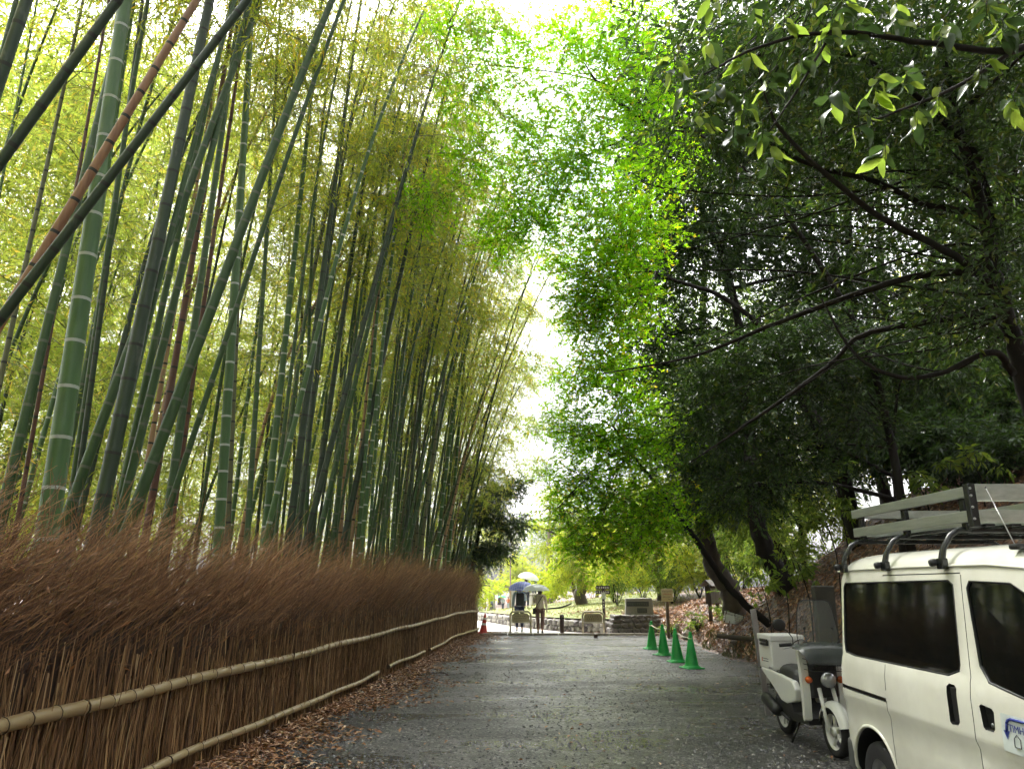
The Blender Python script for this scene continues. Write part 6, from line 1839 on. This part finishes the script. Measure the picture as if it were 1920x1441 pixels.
def umbrella(tip_base, axis, rad, depth, m, label, shaft_len, name='umbrella', group='umbrellas'):
    """tip_base: where the handle is held; axis: shaft direction"""
    root = empty(name, tip_base, 0, label, 'umbrella', group)
    root.rotation_mode = 'QUATERNION'
    root.rotation_quaternion = Vector(axis).to_track_quat('Z', 'Y')
    q = MB(); rows = []
    nr, ng = 6, 32
    for j in range(nr + 1):
        t = j / nr
        for k in range(ng):
            a = 2 * math.pi * k / ng
            dip = abs(math.sin(a * 4))          # eight gores, cloth sags between the ribs
            rr_ = rad * math.sin(t * 1.25) / math.sin(1.25) * (1 - .045 * dip * t)
            rows.append((rr_ * math.cos(a), rr_ * math.sin(a), shaft_len - depth * (1 - math.cos(t * 1.25)) / (1 - math.cos(1.25)) + .015 * dip * t * t))
    q.add(rows, [(j * ng + k, j * ng + (k + 1) % ng, (j + 1) * ng + (k + 1) % ng, (j + 1) * ng + k) for j in range(nr) for k in range(ng)], 0, True)
    cn = q.build('canopy', m, root)
    for k in range(8):
        a = 2 * math.pi * k / 8
        rb_ = MB(); rb_.tube([(rad * math.sin(t * 1.25) / math.sin(1.25) * math.cos(a), rad * math.sin(t * 1.25) / math.sin(1.25) * math.sin(a), shaft_len - .006 - depth * (1 - math.cos(t * 1.25)) / (1 - math.cos(1.25))) for t in (.02, .3, .6, .85, 1.0)], .0035, 5)
        rb_.build('rib', M['steel'], root)
    q = MB(); q.tube([(0, 0, -.08), (0, 0, shaft_len + .05)], .006, 8); q.build('shaft', M['steel'], root)
    q = MB(); q.tube([(0, 0, .06), (0, 0, -.10), (.02, 0, -.14), (.05, 0, -.14), (.065, 0, -.11)], .011, 8); q.build('handle', M['black_plastic'], root)
    return root
def plaid():
    m, n, l, b = nt('blue_plaid_cloth')
    tc = n.new('ShaderNodeTexCoord')
    fac = None
    for ax in (0, 1):
        sp = n.new('ShaderNodeSeparateXYZ'); l.new(tc.outputs['Object'], sp.inputs[0])
        f = n.new('ShaderNodeMath'); f.operation = 'MULTIPLY'; l.new(sp.outputs[ax], f.inputs[0]); f.inputs[1].default_value = 11
        g = n.new('ShaderNodeMath'); g.operation = 'FRACT'; l.new(f.outputs[0], g.inputs[0])
        c = n.new('ShaderNodeMath'); c.operation = 'GREATER_THAN'; l.new(g.outputs[0], c.inputs[0]); c.inputs[1].default_value = .8
        if fac is None: fac = c
        else:
            a_ = n.new('ShaderNodeMath'); a_.operation = 'MAXIMUM'; l.new(fac.outputs[0], a_.inputs[0]); l.new(c.outputs[0], a_.inputs[1]); fac = a_
    c = mix_rgb(n, l, fac.outputs[0], (.22, .28, .72), (.50, .55, .82))
    l.new(c, b.inputs['Base Color']); b.inputs['Roughness'].default_value = .5
    tr = n.new('ShaderNodeBsdfTranslucent'); l.new(c, tr.inputs[0])
    mx = n.new('ShaderNodeMixShader'); mx.inputs[0].default_value = .6
    l.new(b.outputs[0], mx.inputs[1]); l.new(tr.outputs[0], mx.inputs[2]); l.new(mx.outputs[0], n['Material Output'].inputs[0])
    return m
def cloth_tr(name, c, tr_=.45, rough=.4):
    m, n, l, b = nt(name)
    b.inputs['Base Color'].default_value = (*c, 1); b.inputs['Roughness'].default_value = rough
    f = noise(n, l, 5, 2)
    l.new(ramp(n, l, f, [(.3, c), (.7, tuple(x * .9 for x in c))]), b.inputs['Base Color'])
    tr = n.new('ShaderNodeBsdfTranslucent'); tr.inputs[0].default_value = (*c, 1)
    mx = n.new('ShaderNodeMixShader'); mx.inputs[0].default_value = tr_
    l.new(b.outputs[0], mx.inputs[1]); l.new(tr.outputs[0], mx.inputs[2]); l.new(mx.outputs[0], n['Material Output'].inputs[0])
    return m
M['blue_plaid'] = plaid()
M['clear_vinyl'] = cloth_tr('milky_vinyl', (.56, .62, .58), .5, .2)
M['white_umb'] = cloth_tr('white_umbrella', (.82, .83, .84), .4)
M['green_umb'] = cloth_tr('green_umbrella', (.08, .55, .25), .45)
M['pale_jacket'] = mat('pale_blue_jacket', (.44, .56, .62), .7, c2=(.36, .46, .52), scale=7, bmp=.2)
M['navy'] = mat('navy_trousers', (.03, .035, .075), .8, bmp=.2)
M['beige_top'] = mat('beige_cardigan', (.64, .56, .44), .85, c2=(.56, .48, .37), scale=9, bmp=.3)
M['brown_trousers'] = mat('brown_trousers', (.17, .095, .075), .8, bmp=.2)
M['shoe_grey'] = mat('pale_shoe', (.45, .45, .45), .6)
M['shoe_dark'] = mat('dark_shoe', (.03, .028, .03), .5)
M['pack'] = mat('black_pack_cloth', (.013, .013, .015), .7, bmp=.2)
mp = at(974, 1181, 29.6); mz = gz(mp.x, 29.6) + .012
person((mp.x, 29.6, mz), R(4), 'person in pale blue jacket with black backpack walking away', 1.72, M['pale_jacket'], M['navy'], M['shoe_grey'], .13, arm_r='hold', arm_l='hang', hold=(.10, .22, 1.22))
umbrella((mp.x + .10, 29.82, mz + 1.25), (-.04, -.18, 1), .52, .26, M['blue_plaid'], 'blue plaid umbrella held by the person with the backpack', .58)
bp = empty('backpack', (mp.x + .03, 29.6 - .20, mz + .95), R(4), 'black backpack worn by the person in pale blue', 'backpack')
q = MB(); q.rbox((-.15, -.10, 0), (.15, .07, .46), .06, 3); q.build('bag', M['pack'], bp)
q = MB(); q.rbox((-.12, -.135, .04), (.12, -.09, .24), .03, 2); q.build('front_pocket', M['pack'], bp)
for s in (-1, 1):
    q = MB(); q.tube([(s * .10, .05, .40), (s * .11, .10, .50), (s * .11, .26, .47), (s * .13, .33, .35), (s * .14, .22, .14), (s * .12, .06, .08)], .014, 6); q.build('strap', M['pack'], bp)
wp_ = at(1013, 1187, 28.0); wz = gz(wp_.x, 28.0) + .012
person((wp_.x, 28.0, wz), R(-3), 'person in beige cardigan and brown trousers walking under a pale umbrella', 1.60, M['beige_top'], M['brown_trousers'], M['shoe_dark'], .05, arm_r='hang', arm_l='hold', hair_len=.17, hold=(.17, .16, 1.18))
umbrella((wp_.x - .13, 28.15, wz + 1.14), (.02, -.05, 1), .50, .22, M['clear_vinyl'], 'milky pale umbrella of the person in beige', .56)
sb_ = empty('shoulder_bag', (wp_.x, 28.0, wz), R(-3), 'dark strap bag slung across the beige cardigan', 'bag')
q = MB(); q.tube([(.12, -.02, 1.31), (.06, -.135, 1.24), (-.06, -.155, 1.05), (-.15, -.09, .90), (-.20, .0, .84)], .014, 6); q.build('strap', M['pack'], sb_)
q = MB(); q.rbox((-.26, -.06, .66), (-.17, .14, .86), .02, 2); q.build('pouch', M['pack'], sb_)

# people far off in the park
def far_person(px, Y, label, top_m, leg_m, umb=None, ul=None, rz=0., h=1.62):
    x = at(px, 1120, Y).x
    z = gz(x, Y) + .012
    person((x, Y, z), rz, label, h, top_m, leg_m, M['shoe_dark'], .08, detail=False, hold=(.12, .2, 1.2))
    if umb: umbrella((x + .12 * math.cos(rz), Y + .18, z + 1.15), (.05, -.05, 1), .55, .24, umb, ul, .62)
M['blue_coat'] = mat('blue_coat', (.12, .18, .40), .7); M['orange_coat'] = mat('orange_coat', (.62, .17, .05), .7); M['grey_coat'] = mat('grey_coat', (.34, .36, .42), .7); M['pink_coat'] = mat('pink_coat', (.55, .30, .30), .7)
far_person(922, 93, 'person in blue rain coat by the pergola post', M['blue_coat'], M['navy'])
far_person(943, 92, 'person in grey under the green umbrella near the pergola', M['grey_coat'], M['navy'], M['green_umb'], 'green umbrella far off by the pergola', 2.8)
far_person(953, 94, 'person in an orange coat near the pergola', M['orange_coat'], M['grey_coat'], None, None, 2.5)
far_person(987, 44, 'person hidden below the big white umbrella', M['grey_coat'], M['navy'], None, None, 0, 1.66)
x = at(987, 1100, 44).x; z = gz(x, 44)
umbrella((x + .05, 44.15, z + 1.3), (.18, -.15, 1), .62, .34, M['white_umb'], 'big white umbrella behind the blue plaid one', .70)
far_person(1026, 70, 'person in pink under a small white umbrella beyond the lawn', M['pink_coat'], M['navy'], M['white_umb'], 'small white umbrella beyond the lawn right of the couple', 0)

# ------------------------------------------------------------------ park: pergola, statue, lamp post
M['pale_stone2'] = mat('pergola_stone', (.34, .31, .29), .7, bmp=.2)
pgx, pgy = at(938, 1120, 97).x, 97.
pgz = gz(pgx, pgy)
per = empty('pergola', (pgx, pgy, pgz), R(4), 'stone pillared pergola roofed with yellow green vines in the park', 'pergola')
for i, (x, y) in enumerate(((-3.4, 0), (-.9, 0), (1.6, 0), (4.1, 0), (-3.4, 3), (-.9, 3), (1.6, 3), (4.1, 3))):
    q = MB(); q.rbox((x - .26, y - .26, -.1), (x + .26, y + .26, 2.75), .02); q.rbox((x - .34, y - .34, -.1), (x + .34, y + .34, .3), .02); q.build('pillar', M['pale_stone2'], per)
for y in (0, 3):
    q = MB(); q.rbox((-4.2, y - .12, 2.752), (4.9, y + .12, 3.0), .01); q.build('beam', M['pale_stone2'], per)
for k in range(14):
    q = MB(); q.rbox((-4.0 + .66 * k, -.7, 3.002), (-3.88 + .66 * k, 3.7, 3.12), .01); q.build('rafter', M['post_wood'], per)
rr3 = np.random.default_rng(77)
link('vine', sprays(rr3, [(-3 + 1.25 * k, 1.2 + .4 * math.sin(k * 2), 3.25 + .12 * math.sin(k * 3), 1.0, 1.9, .38) for k in range(7)], 900, 8, .26, .14, 'oval', .5, .3).mesh('vine', [M['lime_leaf'], M['bark']]), per)
M['bronze'] = mat('dark_bronze', (.035, .05, .055), .45, .6, c2=(.06, .085, .085), scale=5, bmp=.3)
stx = at(1002, 1110, 84).x; stz = gz(stx, 84)
stt = empty('statue', (stx, 84, stz), R(20), 'dark bronze figure on a stone pedestal in the park', 'statue')
q = MB(); q.rbox((-.75, -.75, -.1), (.75, .75, .4), .04); q.rbox((-.5, -.5, .4), (.5, .5, 1.75), .04); q.rbox((-.6, -.6, 1.75), (.6, .6, 1.9), .03); q.build('pedestal', M['pale_stone2'], stt)
V, E = [], []
chain(V, E, [(0, 0, 2.75, .20, .85)])
chain(V, E, [(0, 0, 2.95, .22, .8), (.03, 0, 3.2, .24, .75), (.06, .05, 3.38, .18, .7), (.08, .08, 3.50, .08), (.09, .12, 3.62, .13, 1.1), (.09, .12, 3.76, .08)], 0)
for s in (-1, 1):
    chain(V, E, [(s * .13, .05, 2.55, .15), (s * .15, .12, 2.25, .12), (s * .14, 0, 1.98, .09), (s * .14, .14, 1.93, .06)], 0)
    chain(V, E, [(s * .26, .02, 3.30, .11), (s * .36, .06, 3.02, .085), (s * .24, .28, 2.88, .07), (s * .12, .34, 2.92, .05)], 2)
skin_mesh('figure', V, E, M['bronze'], stt)
M['pink_pole'] = mat('faded_pole_paint', (.30, .19, .17), .5)
lx = at(957, 1100, 75).x; lz = gz(lx, 75)
lp = empty('lamp_post', (lx, 75, lz), 0, 'tall thin faded lamp post in front of the pergola', 'lamp post')
q = MB(); q.tube([(0, 0, -.1), (0, 0, 5.2)], [.075, .05], 10); q.lathe([(.14, -.05), (.13, .25), (.08, .3)], 12); q.build('pole', M['pink_pole'], lp)
q = MB(); q.lathe([(.06, 5.2), (.16, 5.3), (.18, 5.5), (.10, 5.65), (0, 5.68)], 14); q.build('lamp_head', M['white_band'], lp)
sx = at(914, 1110, 80).x; sz_ = gz(sx, 80)
sp_ = empty('park_post', (sx, 80, sz_), 0, 'thin wooden double post left of the pergola pillar', 'post')
for s in (-1, 1):
    q = MB(); q.rbox((s * .22 - .06, -.06, -.1), (s * .22 + .06, .06, 2.7), .01); q.build('post', M['post_wood'], sp_)
q = MB(); q.rbox((-.34, -.05, 2.55), (.34, .05, 2.70), .01); q.build('crosspiece', M['post_wood'], sp_)
# fallen branch on the lawn
p = at(1045, 1140, 37)
q = MB(); limb_mb(q, [(-.75, 0, 0, .02), (-.1, .1, .06, .035), (.5, .1, .12, .04), (1.0, .2, .30, .03)], 4, 6)
tag(link('fallen_branch', q.mesh('fallen_branch', [M['dark_bark']]), None, (p.x - .3, 37, gz(p.x - .3, 37) + .04)), 'dead branch lying on the lawn left of the weeping tree', 'branch')

# ------------------------------------------------------------------ overhanging oak branch with single leaves close to the camera
def big_leaf(name, seed, m, L=.115, W=.05):
    r = random.Random(seed)
    n = 7
    V, Fc = [], []
    for i in range(n + 1):
        t = i / n
        w = W * .5 * math.sin(math.pi * min(1, t ** .85)) ** .8 * (1 + .08 * (i % 2)) if 0 < i < n else 0.0008
        z = -.18 * L * t * t + .012 * math.sin(t * 5 + seed)
        V += [(-w, t * L, z + w * .35), (0, t * L, z), (w, t * L, z + w * .35)]
    for i in range(n):
        for k in range(2):
            a = i * 3 + k
            Fc.append((a, a + 1, a + 4, a + 3))
    V += [(-.0012, -.02, .004), (.0012, -.02, .004), (.0012, .004, 0), (-.0012, .004, 0)]
    b0 = len(V) - 4; Fc.append((b0, b0 + 1, b0 + 2, b0 + 3))
    me = bpy.data.meshes.new(name); me.from_pydata(V, [], Fc); me.materials.append(m)
    me.polygons.foreach_set('use_smooth', [True] * len(me.polygons))
    return me
def big_leaf_mat(name, c, c2, tr_):
    m, n, l, b = nt(name)
    oi = n.new('ShaderNodeObjectInfo')
    cc = ramp(n, l, oi.outputs['Random'], [(0, c), (1, c2)])
    v = noise(n, l, 120, 2)
    l.new(cc, b.inputs['Base Color']); b.inputs['Roughness'].default_value = .3
    tr = n.new('ShaderNodeBsdfTranslucent')
    hs = n.new('ShaderNodeHueSaturation'); hs.inputs['Value'].default_value = 2.2; l.new(cc, hs.inputs['Color']); l.new(hs.outputs[0], tr.inputs[0])
    mx = n.new('ShaderNodeMixShader'); mx.inputs[0].default_value = tr_
    l.new(b.outputs[0], mx.inputs[1]); l.new(tr.outputs[0], mx.inputs[2]); l.new(mx.outputs[0], n['Material Output'].inputs[0])
    bump(n, l, b, v, .15, .002)
    return m
M['leaf_lime_big'] = big_leaf_mat('young_oak_leaf', (.12, .19, .02), (.19, .25, .03), .6)
M['leaf_dark_big'] = big_leaf_mat('old_oak_leaf', (.022, .045, .012), (.05, .09, .018), .3)
LB = [big_leaf('leaf', i, M['leaf_lime_big'], .10 + .012 * i, .040 + .004 * i) for i in range(4)]
DB = [big_leaf('leaf', 9 + i, M['leaf_dark_big'], .10 + .012 * i, .044 + .004 * i) for i in range(4)]
oak = empty('oak_tree', (5.75, 4.4, gz(5.75, 4.4)), 0, 'oak whose leafy branch hangs into the top right close to the camera', 'tree')
ob = Vector(oak.location)
mbk = MB()
def Lp(px, py, Y, r_): 
    p = at(px, py, Y) - ob
    return (p.x, p.y, p.z, r_)
limb_mb(mbk, [(0, 0, -.3, .16), (-.1, -.05, 1.0, .14), (-.35, -.1, 2.0, .10), (-.7, -.2, 2.9, .07)], 6, 10)
mbk.build('trunk', M['dark_bark'], oak)
mbk = MB()
limb_mb(mbk, [(-.65, -.2, 2.8, .05), Lp(2060, 40, 4.3, .035), Lp(1900, 95, 4.1, .024), Lp(1740, 80, 3.9, .018), Lp(1560, 60, 3.7, .013), Lp(1420, 90, 3.6, .009), Lp(1320, 140, 3.5, .005)], 6, 7)
limb_mb(mbk, [Lp(1900, 95, 4.1, .018), Lp(1800, 160, 4.0, .012), Lp(1680, 210, 3.9, .008), Lp(1600, 240, 3.85, .004)], 5, 6)
limb_mb(mbk, [Lp(1560, 60, 3.7, .010), Lp(1500, 160, 3.65, .007), Lp(1440, 250, 3.6, .004)], 5, 6)
mbk.build('branch', M['dark_bark'], oak)
rl_ = random.Random(21)
clus = [(1265, 130, 3.45, 7, .8), (1290, 180, 3.5, 8, .5), (1330, 90, 3.5, 5, .7), (1345, 170, 3.5, 8, .3), (1310, 235, 3.5, 6, .6), (1400, 110, 3.6, 7, .7), (1395, 200, 3.55, 7, .35), (1440, 165, 3.6, 7, .8), (1430, 250, 3.6, 8, .4), (1445, 300, 3.6, 6, .7),
        (1375, 255, 3.55, 6, .3), (1335, 10, 3.5, 4, .9), (1410, 15, 3.6, 6, .2), (1560, 45, 3.7, 8, .7), (1540, 90, 3.7, 6, .6), (1600, 70, 3.75, 7, .5), (1580, 15, 3.7, 7, .4), (1640, 170, 3.85, 7, .8), (1610, 225, 3.85, 6, .7), (1560, 190, 3.8, 6, .1),
        (1700, 150, 3.9, 7, .3), (1760, 190, 3.95, 7, .7), (1720, 225, 3.9, 6, .5), (1770, 60, 3.9, 7, .7), (1840, 140, 4.0, 7, .5), (1880, 60, 4.0, 7, .7), (1900, 200, 4.1, 7, .8), (1660, 290, 3.9, 5, .8), (1500, 130, 3.65, 6, .3), (1470, 50, 3.6, 6, .4), (1680, 30, 3.8, 6, .5), (1850, 20, 4.0, 6, .5)]
tw = MB()
for px, py, Y, nl, lime in clus:
    c = at(px, py - 25, Y) - ob
    e = at(px, py + 10, Y) - ob
    tw.tube([c + Vector((.08, .05, .10)), c, e], [.003, .0025, .0015], 5)
    nl = int(nl * 1.3)
    for k in range(nl):
        t = k / nl
        p = c.lerp(e, t)
        a = rl_.uniform(0, 6.28)
        d = Vector((math.cos(a) * .75, math.sin(a) * .5, rl_.uniform(-1.3, -.15))).normalized()
        q_ = d.to_track_quat('Y', 'Z')
        o_ = link('leaf', (rl_.choice(LB) if rl_.random() < lime * .75 else rl_.choice(DB)), oak, p + d * .02)
        o_.rotation_mode = 'QUATERNION'
        from mathutils import Quaternion
        o_.rotation_quaternion = q_ @ Quaternion((0, 1, 0), rl_.uniform(-.8, .8))
        s = rl_.uniform(.8, 1.3)
        o_.scale = (s, s, s)
tag(tw.build('twigs', M['dark_bark'], oak), kind='stuff')

# ------------------------------------------------------------------ rain haze
q = MB(); q.box((-330, -70, -3.2), (330, 330, 24))
hz = q.build('haze', [])
tag(hz, 'thin pale rain haze filling the air of the whole place', 'haze', None, 'stuff')
m = bpy.data.materials.new('rain_haze'); m.use_nodes = True
n_, l_ = m.node_tree.nodes, m.node_tree.links
n_.clear()
o_ = n_.new('ShaderNodeOutputMaterial'); v_ = n_.new('ShaderNodeVolumePrincipled')
v_.inputs['Color'].default_value = (.97, .98, 1, 1)
v_.inputs['Density'].default_value = .0004
v_.inputs['Anisotropy'].default_value = .3
l_.new(v_.outputs[0], o_.inputs['Volume'])
hz.data.materials.clear(); hz.data.materials.append(m)
